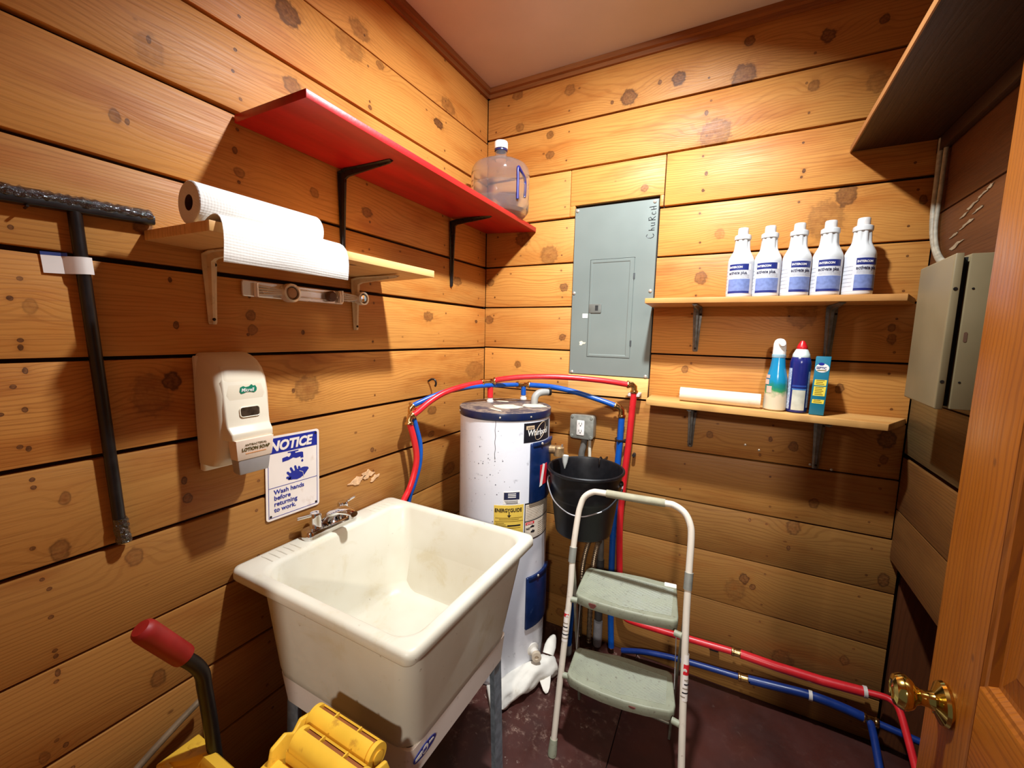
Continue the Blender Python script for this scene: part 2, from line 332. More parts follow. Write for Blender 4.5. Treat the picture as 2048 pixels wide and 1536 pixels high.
# right wall: darker boards, a slot below the boxes and an open recess under them
DARKP = ((100, 58, 28), (80, 44, 20), (62, 33, 14))
structure('wall_right', MB().box((1.784, -2.05, .745), (1.83, .02, 2.76)).box((2.2, -2.05, 0), (2.24, .02, .76)).box((1.76, -2.05, .765), (2.24, .022, .785)), GAP)
wr = bpy.data.objects['wall_right']; wr['label'] = 'right wall of dark pine boards with an open recess below'
ZR = [.742, .933, 1.1325, 1.34, 1.545, 1.75, 1.953, 2.16, 2.37, 2.57, 2.75]
GR = [0, .004, .016, .004, .004, .004, .005, .005, .005, .005, 0]
for i in range(10):
    z0 = ZR[i]+GR[i]/2; z1 = ZR[i+1]-GR[i+1]/2
    if 2 <= i < 5: b = ((110, 86, 48), (90, 68, 36), (74, 54, 28))
    else: b = DARKP if i > 1 else ((122, 80, 36), (102, 62, 25), (78, 44, 17))
    build('plank', MB().box((1.787, -2.04, z0), (1.758+random.uniform(0, .002), -.002, z1)), plank_mat('right', i, 9, 9, [], 1, b, i*4.3+80), wr, bevel=.002)
SPL = pm('splintered_pale_wood', (216, 172, 128), .8, var=.2, scale=90, bump=.4)
for k, (y, z, ly, lz, tl) in enumerate(((-.885, .975, .034, .012, .15), (-.835, .985, .028, .014, -.1), (-.80, .962, .022, .008, .3))):
    pts = [(ly*cos(t)*(1+.3*sin(3*t+k)+.12*sin(7*t)), lz*sin(t)*(1+.35*cos(4*t+k)+.15*cos(9*t))) for t in [2*pi*q/26 for q in range(26)]]
    build('splintered_patch', MB().prism(pts, (.0012, y, z), (0, cos(tl), sin(tl)), (0, -sin(tl), cos(tl)), -.002, .0012), SPL, wl)
pnt = pm('scraped_white_paint', (150, 132, 104), .8, var=.25, scale=60, bump=.3)
for k, (y, z, ly, lz) in enumerate(((-.22, 1.90, .05, .006), (-.26, 1.915, .06, .008), (-.31, 1.93, .05, .006), (-.24, 1.87, .07, .009), (-.30, 1.895, .05, .006), (-.17, 1.855, .05, .007), (-.35, 1.94, .03, .008), (-.19, 1.82, .08, .012))):
    pts = [(ly*.5*cos(t)*(1+.35*sin(3*t+k)), lz*.5*sin(t)*(1+.4*cos(4*t+k))+.18*ly*cos(t)*.5) for t in [2*pi*q/16 for q in range(16)]]
    build('paint_scrape', MB().prism(pts, (1.7575, y, z), (0, -1, 0), (0, 0, 1), -.001, .0006), pnt, wr)
build('recess_panel', MB().box((1.80, .0, 0), (2.2, .021, .765)), wood('recess_plywood', 2, 0, light=(96, 52, 26), warm=(80, 40, 18), dark=(60, 30, 14), lines=.3, seed=5), wr)
# near wall round the doorway (behind the camera)
nw = wood('near_wall_pine', 0, 2, light=(206, 144, 84), warm=(180, 108, 50), dark=(140, 84, 36), seed=21)
structure('wall_front', MB().box((-.06, -2.06, 0), (.56, -1.95, 2.76)).box((.56, -2.06, 2.09), (1.63, -1.95, 2.76)).box((1.63, -2.06, 0), (2.24, -1.95, 2.76)), nw)
# floor
def floor_mat():
    k = NT('maroon_floor_paint'); v = k.obj()
    c = k.mix(k.rng(k.noise(v, 3., 5, .6), .35, .7), lin((76, 38, 31)), lin((54, 27, 22)))
    s = k.sep(v)
    m = k.math('MULTIPLY', k.rng(k.noise(v, 4.2, 4, .6), .46, .66), k.rng(k.noise(v, 34., 6, .7), .50, .70))
    fade = k.rng(s[0], .78, 1.0, 1., .06)
    c = k.mix(k.math('MULTIPLY', k.math('MULTIPLY', m, fade), .75), c, lin((168, 138, 122)))
    m2 = k.math('MULTIPLY', k.rng(k.noise(v, 22., 6, .75, .6), .63, .69), fade)
    c = k.mix(k.math('MULTIPLY', m2, .8), c, lin((196, 176, 160)))
    k.put(k.b.inputs['Base Color'], c); k.put(k.b.inputs['Roughness'], k.rng(k.noise(v, 9., 4), .3, .7, .38, .6))
    k.bump(k.noise(v, 60., 4), .15); return k.m
FL = floor_mat()
structure('floor', MB().box((-.07, -2.6, -.06), (2.3, .07, -.012)), GAP)
fl = bpy.data.objects['floor']; fl['label'] = 'worn maroon painted plywood floor'
build('floor_panel', MB().hexa([(-.03, -2.5, -.014), (.958, -2.5, -.014), (.8895, .02, -.014), (-.03, .02, -.014), (-.03, -2.5, 0), (.958, -2.5, 0), (.8895, .02, 0), (-.03, .02, 0)]), FL, fl, bevel=.0012)
build('floor_panel', MB().hexa([(.961, -2.5, -.014), (2.24, -2.5, -.014), (2.24, .02, -.014), (.8925, .02, -.014), (.961, -2.5, -.0008), (2.24, -2.5, -.0008), (2.24, .02, -.0008), (.8925, .02, -.0008)]), FL, fl, bevel=.0012)
# ceiling and its stained strips
structure('ceiling', MB().box((-.07, -2.06, 2.745), (2.24, .07, 2.79)), pm('pinkish_ceiling_paint', (198, 188, 184), .7, var=.05, scale=3, bump=.05, bscale=120), 'flat pinkish beige painted ceiling')
tw = wood('stained_strip', 1, 2, light=(140, 84, 42), warm=(112, 62, 28), dark=(84, 44, 20), lines=.3, seed=3)
tw2 = wood('stained_strip_back', 0, 2, light=(150, 92, 46), warm=(122, 70, 30), dark=(92, 50, 22), lines=.3, seed=4)
structure('trim_1', MB().prism([(0, 2.706), (.014, 2.706), (.016, 2.722), (.030, 2.724), (.032, 2.746), (0, 2.746)], (0, -1.95, 0), (1, 0, 0), (0, 0, 1), 0, -1.95+.0), tw, 'dark stained strip between left wall and ceiling', smooth=False)
structure('trim_2', MB().prism([(0, 2.706), (.014, 2.706), (.016, 2.722), (.030, 2.724), (.032, 2.746), (0, 2.746)], (1.757, 0, 0), (0, -1, 0), (0, 0, 1), 0, 1.757), tw2, 'dark stained strip between back wall and ceiling', smooth=False)
# open door on the right
dr = bpy.data.objects.new('door_1', None); dr.location = (1.58, -1.853, 0); place(dr, None); ORG['door_1'] = Vector(dr.location)
tag(dr, 'open wooden panel door with a brass knob at the right', None, None, 'structure')
fir = lambda n, ua, va, s: wood(n, ua, va, light=(160, 90, 18), warm=(138, 70, 12), dark=(104, 48, 8), freq=95, lines=.38, stain=.5, rough=.34, seed=s, spec=.5, fib=.7)
FV, FH, FP = fir('fir_upright', 2, 1, 1.3), fir('fir_crosswise', 1, 2, 7.1), fir('fir_panel', 2, 1, 4.4)
X0, X1 = 1.563, 1.600
build('stile', MB().box((X0, -1.102, .012), (X1, -.953, 2.06)), FV, dr, bevel=.0018)
build('stile', MB().box((X0, -1.853, .012), (X1, -1.703, 2.06)), FV, dr, bevel=.0018)
for z0, z1 in ((.012, .25), (.80, 1.018), (1.91, 2.06)):
    build('rail', MB().box((X0+.0004, -1.703, z0), (X1-.0004, -1.102, z1)), FH, dr, bevel=.0012)
def door_panel(z0, z1):
    R = []
    for ins, x in ((0, X0+.001), (.004, X0+.004), (.010, X0+.005), (.016, X0+.013), (.024, X0+.013), (.065, X0+.005), (.067, X0+.004)):
        R.append([(x, -1.102-ins, z0+ins), (x, -1.102-ins, z1-ins), (x, -1.703+ins, z1-ins), (x, -1.703+ins, z0+ins)])
    m = MB().rings([[(X1-.004, p[1], p[2]) for p in R[0]]]+R); build('panel', m, FP, dr, smooth=False)
door_panel(1.018, 1.91); door_panel(.25, .80)
BR = pm('polished_brass', (206, 178, 96), .12, 1, var=.06)
kb = build('knob', MB().lathe([(.004, .0), (.034, .0), (.0355, .004), (.033, .009), (.024, .013), (.015, .017), (.0125, .024), (.0125, .034), (.016, .040), (.024, .045), (.0285, .053), (.0285, .060), (.024, .068), (.016, .071), (.0135, .0695), (.001, .0695)], (X0, -1.023, .92), (-1, 0, -.02), 40), BR, dr)
kb['label'] = 'polished brass door knob'
build('rosette_screw', MB().lathe([(.003, 0), (.0025, .002)], (X0-.0105, -1.013, .893), (-1, 0, 0), 8), BR, kb)
# ------------------------------------------------------------------ shelves
BLK = pm('black_enamel', (26, 22, 22), .3, var=.3); CREAM = pm('cream_bracket_enamel', (226, 200, 158), .45, var=.1, dirt=(120, 84, 50), dirtamt=.3, dscale=40)
GALV = pm('grey_bracket_steel', (132, 132, 128), .36, .75, var=.2, scale=60)
SCRD = pm('dark_screw', (40, 30, 24), .4, .5)
def bracket(parent, base, out, zdrop, L, w0, h0, mat, tip=.5, screws=True):
    """stamped shelf bracket: arm down the wall, ribbed arm under the board"""
    B = Vector(base); o = Vector(out).normalized(); d = Vector((0, 0, -1)); s = o.cross(d)
    st = [(0, zdrop, tip, .35), (0, zdrop*.97, tip+.1, .5), (0, zdrop*.5, .8, .8), (0, .035, 1, 1.05), (.0, .006, 1, 1.5), (.035, 0, 1, 1.05), (L*.5, 0, .8, .8), (L*.96, 0, tip+.1, .5), (L, 0, tip, .35)]
    R = []
    for a, b, fw_, fh in st:
        p = B+o*a+d*b; n = (o if b > .02 else d if a > .02 else (o+d).normalized()) ; ww = w0*fw_/2; h = h0*fh
        R.append([p-s*ww, p-s*ww+n*.0025, p-s*ww*.45+n*.0045, p-s*ww*.28+n*h, p+s*ww*.28+n*h, p+s*ww*.45+n*.0045, p+s*ww+n*.0025, p+s*ww])
    b_ = build('bracket', MB().rings(R), mat, parent, angle=50)
    if screws:
        for zz in (zdrop*.93, .03):
            sd = 0 if zz > .1 else w0*.36
            build('screw', MB().lathe([(.0045, 0), (.004, .0018), (.0015, .003)], B+d*zz+s*sd+o*(.0085 if zz > .1 else .0035), tuple(o), 10), SCRD if mat is not BLK else mat, b_)
    return b_
def board(name, p, mat, parent, bev=.002):
    return build(name, MB().hexa(p), mat, parent, bevel=bev)
def red_mat():
    k = NT('red_shelf_paint'); v = k.obj()
    st = k.noise(k.comb(k.math('MULTIPLY', k.sep(v)[0], 12.), k.math('MULTIPLY', k.sep(v)[1], 2.), 0.), 1., 5, .6)
    k.put(k.b.inputs['Base Color'], k.mix(k.rng(st, .3, .7), lin((190, 22, 26)), lin((158, 14, 18))))
    k.b.inputs['Roughness'].default_value = .42; k.bump(k.noise(v, 80., 4), .2); return k.m
t = thing('wall_shelf', 'bright red painted wooden shelf high on the left wall on black brackets', 'shelf', (0, -.63, 2.06))
board('shelf_board', [(.003, -1.262, 2.059), (.286, -1.258, 2.059), (.290, -.004, 2.034), (.003, -.004, 2.051), (.003, -1.262, 2.080), (.286, -1.258, 2.080), (.290, -.004, 2.055), (.003, -.004, 2.072)], red_mat(), t)
bracket(t, (.0025, -.926, 2.0525), (1, 0, 0), .262, .225, .030, .020, BLK)
bracket(t, (.0025, -.312, 2.0435), (1, 0, 0), .30, .215, .028, .020, BLK)
LB = wood('pale_shelf_board', 1, 0, [(.05, .2, .02, .01, .5)], light=(232, 182, 116), warm=(214, 154, 88), dark=(180, 120, 64), lines=.35, seed=13)
t = thing('wall_shelf', 'pale unpainted wooden shelf under the red one, holding the paper towel', 'shelf', (0, -1.11, 1.72))
board('shelf_board', [(.003, -1.473, 1.719), (.256, -1.464, 1.719), (.263, -.762, 1.717), (.003, -.757, 1.712), (.003, -1.473, 1.741), (.256, -1.464, 1.741), (.263, -.762, 1.740), (.003, -.757, 1.735)], LB, t)
bracket(t, (.0025, -1.342, 1.717), (1, 0, 0), .182, .20, .034, .018, CREAM)
bracket(t, (.0025, -.878, 1.7125), (1, 0, 0), .182, .20, .034, .018, CREAM)
TB = wood('tan_shelf_board', 0, 1, light=(206, 146, 82), warm=(176, 112, 54), dark=(142, 88, 42), lines=.4, seed=23)
t = thing('wall_shelf', 'upper tan wooden shelf on the back wall carrying five white bottles', 'shelf', (1.27, 0, 1.66))
board('shelf_board', [(.866, -.003, 1.660), (.868, -.19, 1.664), (1.666, -.19, 1.660), (1.735, -.003, 1.660), (.866, -.003, 1.682), (.868, -.19, 1.684), (1.666, -.19, 1.682), (1.735, -.003, 1.682)], TB, t)
bracket(t, (1.052, -.0035, 1.659), (0, -1, 0), .185, .17, .034, .016, GALV); bracket(t, (1.507, -.0035, 1.659), (0, -1, 0), .225, .17, .036, .016, GALV)
TB2 = wood('worn_shelf_board', 0, 1, light=(214, 162, 94), warm=(178, 120, 60), dark=(128, 84, 44), lines=.4, seed=33, stain=.9)
t = thing('wall_shelf', 'lower worn wooden shelf on the back wall with spray cleaner and cardboard tube', 'shelf', (1.3, 0, 1.25))
board('shelf_board', [(.884, -.003, 1.249), (.896, -.19, 1.254), (1.660, -.19, 1.243), (1.752, -.003, 1.240), (.884, -.003, 1.273), (.896, -.19, 1.279), (1.660, -.19, 1.266), (1.752, -.003, 1.264)], TB2, t)
bracket(t, (1.060, -.0035, 1.2465), (0, -1, 0), .185, .17, .034, .016, GALV); bracket(t, (1.508, -.0035, 1.2405), (0, -1, 0), .20, .17, .036, .016, GALV)
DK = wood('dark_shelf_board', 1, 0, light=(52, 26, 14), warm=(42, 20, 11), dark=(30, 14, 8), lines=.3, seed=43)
t = thing('wall_shelf', 'deep dark brown shelf high on the right wall, seen from below', 'shelf', (1.757, -.6, 2.195))
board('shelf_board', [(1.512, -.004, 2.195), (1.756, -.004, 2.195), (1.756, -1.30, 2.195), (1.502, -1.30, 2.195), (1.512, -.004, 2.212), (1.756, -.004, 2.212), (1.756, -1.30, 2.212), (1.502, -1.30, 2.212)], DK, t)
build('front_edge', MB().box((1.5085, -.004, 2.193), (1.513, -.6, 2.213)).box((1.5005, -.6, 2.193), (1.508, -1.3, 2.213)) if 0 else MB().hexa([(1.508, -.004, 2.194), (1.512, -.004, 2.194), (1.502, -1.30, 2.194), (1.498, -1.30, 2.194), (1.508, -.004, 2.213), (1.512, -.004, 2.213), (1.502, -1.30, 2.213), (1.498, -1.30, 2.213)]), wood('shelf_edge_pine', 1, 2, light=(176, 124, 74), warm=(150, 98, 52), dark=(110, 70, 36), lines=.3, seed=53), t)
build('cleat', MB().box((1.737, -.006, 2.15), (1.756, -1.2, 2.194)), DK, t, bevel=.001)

# ------------------------------------------------------------------ utility sink
PL = NT('cream_sink_plastic'); v = PL.obj(); s = PL.sep(v)
nz = PL.noise(v, 55., 4, .6)
c = PL.mix(PL.rng(PL.noise(v, 4., 3), .3, .7), lin((216, 211, 194)), lin((206, 198, 178)))
deep = PL.rng(s[2], .30, -.02, 0., 1.)
c = PL.mix(PL.math('MULTIPLY', PL.rng(PL.noise(v, 7., 6, .7, .5), .54, .70), .38), c, lin((190, 172, 128)))
c = PL.mix(PL.math('MULTIPLY', PL.rng(PL.noise(v, 30., 5, .7), .66, .72), .6), c, lin((128, 104, 70)))
PL.put(PL.b.inputs['Base Color'], c); PL.put(PL.b.inputs['Roughness'], PL.rng(nz, .3, .7, .30, .46)); PL.bump(nz, .06)
PL.b.inputs['Specular IOR Level'].default_value = .4
PLO = pm('cream_sink_outside', (236, 224, 212), .38, var=.03, scale=5, dirt=(150, 130, 104), dirtamt=.05, dscale=40)
sk = thing('utility_sink', 'deep cream plastic laundry sink on grey metal legs against the left wall', 'sink', (.33, -1.03, .55))
def ring(x0, x1, y0, y1, r, z, n=6): return [(a, b, z) for a, b in rrect((x1-x0)/2, (y1-y0)/2, r, n, (x0+x1)/2, (y0+y1)/2)]
out_ = [ring(.112, .600, -1.274, -.822, .05, .540), ring(.102, .609, -1.284, -.812, .055, .553), ring(.098, .612, -1.288, -.808, .055, .575), ring(.090, .640, -1.314, -.746, .05, .826),
        ring(.008, .655, -1.334, -.727, .022, .828), ring(.002, .660, -1.338, -.722, .026, .834), ring(.002, .660, -1.338, -.722, .026, .852), ring(.006, .656, -1.334, -.726, .024, .8605), ring(.016, .650, -1.327, -.733, .02, .863),
        ring(.078, .634, -1.312, -.745, .05, .863), ring(.084, .629, -1.307, -.750, .055, .861), ring(.092, .622, -1.299, -.757, .058, .850),
        ring(.104, .603, -1.279, -.776, .075, .70), ring(.118, .587, -1.262, -.795, .085, .590), ring(.130, .573, -1.247, -.810, .085, .560), ring(.155, .548, -1.222, -.835, .07, .549), ring(.30, .40, -1.08, -.98, .04, .544)]
bs = build('basin', MB().rings(out_, False, True), PL.m, sk, angle=60, fix=True)
for i in range(5):
    for y0 in (-1.318, -.91):
        y = y0+i*.022+(.06 if y0 < -1 else .045)
        build('deck_ridge', MB().tube([(.022, y, .8625), (.05, y+.001, .8632), (.076, y, .8625)], .0022, 6), PL.m, bs)
skm = MB()
R = []
for z in (.466, .552):
    R.append(ring(.118+(.547-z)*.14, .607-(.547-z)*.08, -1.2795+(.547-z)*.08, -.818-(.547-z)*.08, .018, z, 4))
Ri = [[(p[0]+(.36-p[0])*.03, p[1]+(-1.05-p[1])*.03, p[2]) for p in r] for r in R]
skm.rings([R[0], R[1], Ri[1], Ri[0]], True)
build('skirt', skm, PLO, sk, angle=30)
LEGM = pm('grey_leg_steel', (124, 132, 140), .5, .2, var=.25, scale=40, dirt=(170, 166, 160), dirtamt=.2, dscale=30)
for sx, sy in ((1, 1), (1, -1), (-1, 1), (-1, -1)):
    cx_, cy_ = (.600 if sx > 0 else .13), (-.822 if sy > 0 else -1.274)
    q0 = .044; R = []
    for z, e in ((.50, -.004), (0.0, .016)):
        x_, y_ = cx_+sx*e*.4-sx*.006, cy_+sy*e
        L = [(0, 0), (-q0, 0), (-q0, -.003), (-.007, -.004), (-.004, -.007), (-.003, -q0), (0, -q0)]
        R.append([(x_+sx*a, y_+sy*b, z) for a, b in L])
    build('leg', MB().rings(R), LEGM, sk, angle=20)
BLU = pm('decal_blue', (34, 44, 128), .4, var=.1); WHT = pm('print_white', (238, 232, 224), .5, var=.03)
dc = [(.042*cos(a), .0155*sin(a)) for a in [2*pi*k/28 for k in range(28)]]
FR = Vector((.6060, -1.226, .516))
fx, fy = Vector((0, 1, 0)), Vector((.08, 0, 1)).normalized()
de = build('decal', MB().prism(dc, FR, fx, fy, -.0005, .0012), BLU, sk); de['label'] = 'blue oval maker decal on the skirt'
build('decal_ring', MB().prism([(.011*cos(a), .0115*sin(a)) for a in [2*pi*k/18 for k in range(18)]], FR, fx, fy, .001, .0016), WHT, de)
build('decal_bar', MB().prism([(-.036, -.003), (-.013, -.007), (-.013, .007), (-.036, .003)], FR, fx, fy, .001, .0016), WHT, de)
build('decal_bar', MB().prism([(.014, .0), (.034, .0), (.030, .005), (.014, .008)], FR, fx, fy, .001, .0016), WHT, de)
lettering(de, 'm', FR-fx*.009-fy*.005, fx, fy, .018, BLU, bold=.0006, depth=.0003, name='decal_letter')
# the letter sits on the white ring
bpy.data.objects['decal_letter'].location = Vector((.0017, 0, 0))
CH = pm('chrome', (226, 226, 228), .07, 1, var=.03)
fa = build('faucet', MB().rings([ring(.014, .070, -1.136, -.940, .020, z, 5) for z in (.8632, .884)]+[ring(.019, .065, -1.131, -.945, .016, .891, 5)]), CH, sk, angle=40)
fa['label'] = 'chrome two-handle faucet'
sp_ = []
for p, wy, h in (((.030, -1.04, .886), .036, .030), ((.044, -1.038, .906), .035, .034), ((.064, -1.033, .925), .031, .030), ((.095, -1.028, .936), .024, .025), ((.128, -1.024, .936), .018, .021), ((.141, -1.022, .930), .014, .017)):
    p = Vector(p); sp_.append([p+Vector((0, wy*cos(a), 0))+Vector((-.25, 0, 1))*(h*.5*sin(a)) for a in [2*pi*k/14 for k in range(14)]])
build('spout', MB().rings(sp_), CH, fa)
build('aerator', MB().lathe([(.010, 0), (.0105, -.012), (.008, -.014)], (.130, -1.024, .928), (0, 0, 1), 16), CH, fa)
for y, sg in ((-1.09, -1), (-.984, 1)):
    h = build('handle', MB().lathe([(.021, -.001), (.019, .004), (.0175, .03), (.0180, .044), (.016, .050), (.001, .051)], (.040, y, .889), (0, 0, 1), 22), CH, fa)
    build('lever', MB().prism([(0, -.006), (.04, -.005), (.052, -.004), (.055, 0), (.052, .004), (.04, .005), (0, .006)], (.040, y+sg*.006, .9335), (-.15*1, sg, .05), (1, .15*sg, 0), -.0035, .0035), CH, fa, bevel=.001)

# ------------------------------------------------------------------ water heater
HC = (.314, -.323); HR = .200
NAVY = pm('navy_heater_paint', (12, 36, 80), .35, var=.18, scale=20, dirt=(60, 80, 120), dirtamt=.15, dscale=30)
TANK = pm('white_tank_enamel', (232, 232, 238), .3, var=.02, scale=6, dirt=(120, 118, 124), dirtamt=.02, dscale=26, spec=.5)
wh = thing('water_heater', 'tall white cylindrical water heater with navy blue top and access panels', 'water heater', (HC[0], HC[1], 0))
build('tank', MB().lathe([(.186, .0), (.195, .006), (.1975, .02), (HR, .03), (HR, 1.196)], (HC[0], HC[1], 0), seg=72), TANK, wh)
def captop():
    k = NT('dusty_heater_top'); v = k.obj(); s_ = k.sep(v)
    c = k.mix(k.rng(k.noise(v, 22., 5, .6), .35, .65), lin((12, 28, 66)), lin((28, 36, 62)))
    topm = k.rng(s_[2], 1.211, 1.2125)
    dust = k.mix(k.rng(k.noise(v, 16., 6, .7), .42, .58), lin((66, 60, 66)), lin((130, 112, 96)))
    k.put(k.b.inputs['Base Color'], k.mix(topm, c, dust)); k.put(k.b.inputs['Roughness'], k.rng(topm, 0, 1, .3, .6)); return k.m
cp_ = build('top_cap', MB().lathe([(.2015, 1.180), (.2035, 1.182), (.204, 1.186), (.204, 1.208), (.2025, 1.212), (.199, 1.2135), (.001, 1.2145)], (HC[0], HC[1], 0), seg=72), captop(), wh)
for a in (-135, -67, -30):
    an = radians(a); build('cap_screw', MB().lathe([(.0042, 0), (.004, .002), (.002, .003)], (HC[0]+.2035*cos(an), HC[1]+.2035*sin(an), 1.196), (cos(an), sin(an), 0), 10), SCW, cp_)
PAPER = pm('torn_paper', (214, 196, 170), .8, var=.15, scale=50)
for k_, (x, y, a, b, r) in enumerate(((.345, -.36, .065, .05, .3), (.43, -.27, .055, .045, .1), (.34, -.455, .045, .008, -.45), (.255, -.245, .03, .012, .2), (.17, -.235, .022, .010, 0))):
    pts = [(a*(.5+.5*abs(cos(t))**.4*0+.5)*cos(t)*(1+.12*sin(5*t+k_)), b*sin(t)*(1+.15*cos(4*t+k_))) for t in [2*pi*q/18 for q in range(18)]]
    build('paper_scrap', MB().prism(pts, (x, y, 1.2146), (cos(r), sin(r), 0), (-sin(r), cos(r), 0), 0, .0008), PAPER, cp_)
for nm, z0, z1, a0, a1 in (('access_panel', .826, 1.083, -29.5, 20), ('access_panel', .256, .497, -30.5, 20)):
    ap = build(nm, MB().cbox(HC, HR-.004, HR+.010, a0, a1, z0, z1, 12), NAVY, wh, bevel=.006, segs=3)
    build('panel_lip', MB().cbox(HC, HR+.006, HR+.0145, a0+2.5, a1-2.5, z1-.012, z1+.004, 10), NAVY, ap, bevel=.002)
    an = radians(-14); build('panel_screw', MB().lathe([(.006, 0), (.005, .003), (.002, .004)], (HC[0]+(HR+.0145)*cos(an), HC[1]+(HR+.0145)*sin(an), z1-.004), (cos(an), sin(an), 0), 10), SCW, ap)
REDM = pm('sticker_red', (206, 34, 44), .4, var=.08); BLKP = pm('print_black', (20, 20, 28), .45, var=.1); YEL = pm('energy_label_yellow', (226, 190, 78), .45, var=.06, scale=14); OFF = pm('label_paper', (222, 206, 186), .55, var=.1, scale=25, dirt=(176, 128, 70), dirtamt=.35, dscale=14)
DBR = pm('dull_brass', (172, 142, 104), .45, .7, var=.2, scale=60)
GOLD = pm('print_tan', (206, 176, 140), .5, var=.05)
HX = (-1, 0, 0)
def hlab(name, a0, a1, z0, z1, mat, off=.0006, parent=None):
    o = build(name, MB().cbox(HC, HR-.0005, HR+off, a0, a1, z0, z1, 12), mat, parent or wh); return o
def htext(parent, txt, a, z, size, mat, off=.0014, **kw):
    return lettering(parent, txt, (0, 0, z), (1, 0, 0), (0, 0, 1), size, mat, wrap=(HC, HR+off, a), depth=.0002, **kw)
red = build('sticker', MB().cbox(HC, HR+.009, HR+.0112, -15, -1, .898, .985, 6), REDM, wh); red['label'] = 'torn red and white warning sticker'
build('sticker_edge', MB().add([(HC[0]+(HR+.0125)*cos(radians(a)), HC[1]+(HR+.0125)*sin(radians(a)), z) for a, z in ((-16.5, .892), (-11.5, .896), (-6.5, .985), (-11, .990))], [(0, 1, 2, 3)]), WHT, red)
lb = hlab('maker_label', -38.5, 9, 1.088, 1.170, BLKP); lb['label'] = 'black maker label with white lettering'
htext(lb, 'Whirlpool', -33.8, 1.116, .036, WHT, shear=.12, bold=.0004, sx=.82)
ov = hlab('label_oval', -35.5, -24, 1.143, 1.158, GOLD, .0012, lb)
htext(ov, 'ENERGY', -33.8, 1.1475, .008, BLKP, off=.0020)
swp = [(HC[0]+(HR+.0016)*cos(radians(-13+11*cos(t)*.75+5*sin(t))), HC[1]+(HR+.0016)*sin(radians(-13+11*cos(t)*.75+5*sin(t))), 1.131+.036*sin(t)) for t in [2*pi*q/40 for q in range(40)]]
build('label_swash', MB().tube(swp, .0009, 5, closed=True), GOLD, lb)
dl = hlab('rating_label', -61.5, -41.5, .834, .888, WHT)
hlab('rating_block', -60.8, -42.2, .853, .884, pm('rating_navy', (34, 38, 66), .5), .0011, dl)
for k_, z in enumerate((.876, .869, .862)): hlab('print_line', -56, -46.5, z, z+.0032, WHT, .0015, dl)
for k_, z in enumerate((.846, .8405, .836)): hlab('print_line', -60+k_, -44, z, z+.0018, BLKP, .0011, dl)
eg = hlab('energy_label', -72.2, -36.3, .60, .829, YEL); eg['label'] = 'yellow energy rating label with black heading'
htext(eg, 'ENERGYGUIDE', -71.4, .801, .0215, BLKP, bold=.0005, sx=.80)
hlab('arrow_shaft', -54.7, -53.7, .785, .801, BLKP, .0012, eg)
an = [(-56.6, .787), (-51.8, .787), (-54.2, .777)]
build('arrow_head', MB().add([(HC[0]+(HR+.0014)*cos(radians(a)), HC[1]+(HR+.0014)*sin(radians(a)), z) for a, z in an], [(0, 1, 2)]), BLKP, eg)
for z, a0, a1 in ((.774, -70.5, -38), (.767, -66, -42), (.759, -71, -37), (.752, -70, -60), (.745, -70, -58), (.738, -70, -56), (.73, -70, -40)): hlab('print_line', a0, a1, z, z+.002, pm('print_olive', (120, 96, 30), .5), .0011, eg)
hlab('print_bar', -56, -40, .738, .744, BLKP, .0012, eg)
il = hlab('instruction_label', -34.8, 14, .666, .828, OFF); il['label'] = 'worn paper instruction label with warning pictures'
for z0, z1, a0, a1 in ((.824, .829, -34.8, 14), (.747, .751, -34.8, 14), (.664, .668, -34.8, 14), (.664, .829, -34.8, -33.8)): hlab('label_rule', a0, a1, z0, z1, BLKP, .0011, il)
hlab('warning_bar', -33, -20, .733, .744, REDM, .0012, il); htext(il, 'DANGER', -31.5, .7355, .008, WHT, off=.0016)
htext(il, 'NO', -32.5, .712, .013, BLKP, bold=.0004); htext(il, 'NO', -24, .694, .010, BLKP, bold=.0003)
for k_ in range(9): hlab('print_line', -32.5, random.uniform(-2, 8), .756+k_*.0072, .7578+k_*.0072, pm('print_grey', (150, 134, 116), .6), .0011, il)
for k_ in range(7): hlab('print_line', -13, random.uniform(2, 9), .675+k_*.009, .6775+k_*.009, pm('print_grey', (150, 134, 116), .6), .0011, il)
for a, z in ((-23, .722), (-22, .700)):
    build('warning_picture', MB().add([(HC[0]+(HR+.0014)*cos(radians(a+x)), HC[1]+(HR+.0014)*sin(radians(a+x)), z+y) for x, y in ((-3.5, -.004), (3, -.005), (3.4, .002), (.8, .004), (0, .009), (-1.4, .003), (-3, .003))], [tuple(range(7))]), BLKP, il)
# rust run down the front of the tank
run = [(HC[0]+(HR+.0003)*cos(radians(-72.3+.35*sin(k*1.3))), HC[1]+(HR+.0003)*sin(radians(-72.3+.35*sin(k*1.3))), 1.182-.0105*k) for k in range(16)]
build('stain_run', MB().tube(run, [.0012]*15+[.002], 5), pm('stain_grey', (110, 106, 108), .6), wh)
for k_ in range(46):
    a, z = random.gauss(-80, 14), random.gauss(.98, .09); rr_ = random.choice((.0012, .0016, .002, .003))
    if a > -48 or z > 1.15: continue
    an = radians(a); p = Vector((HC[0]+HR*cos(an), HC[1]+HR*sin(an), z))
    build('chip', MB().lathe([(rr_, -.0002), (rr_*.8, .0004)], p, (cos(an), sin(an), 0), 6), pm('chip_grey', (112, 110, 118), .6), wh)
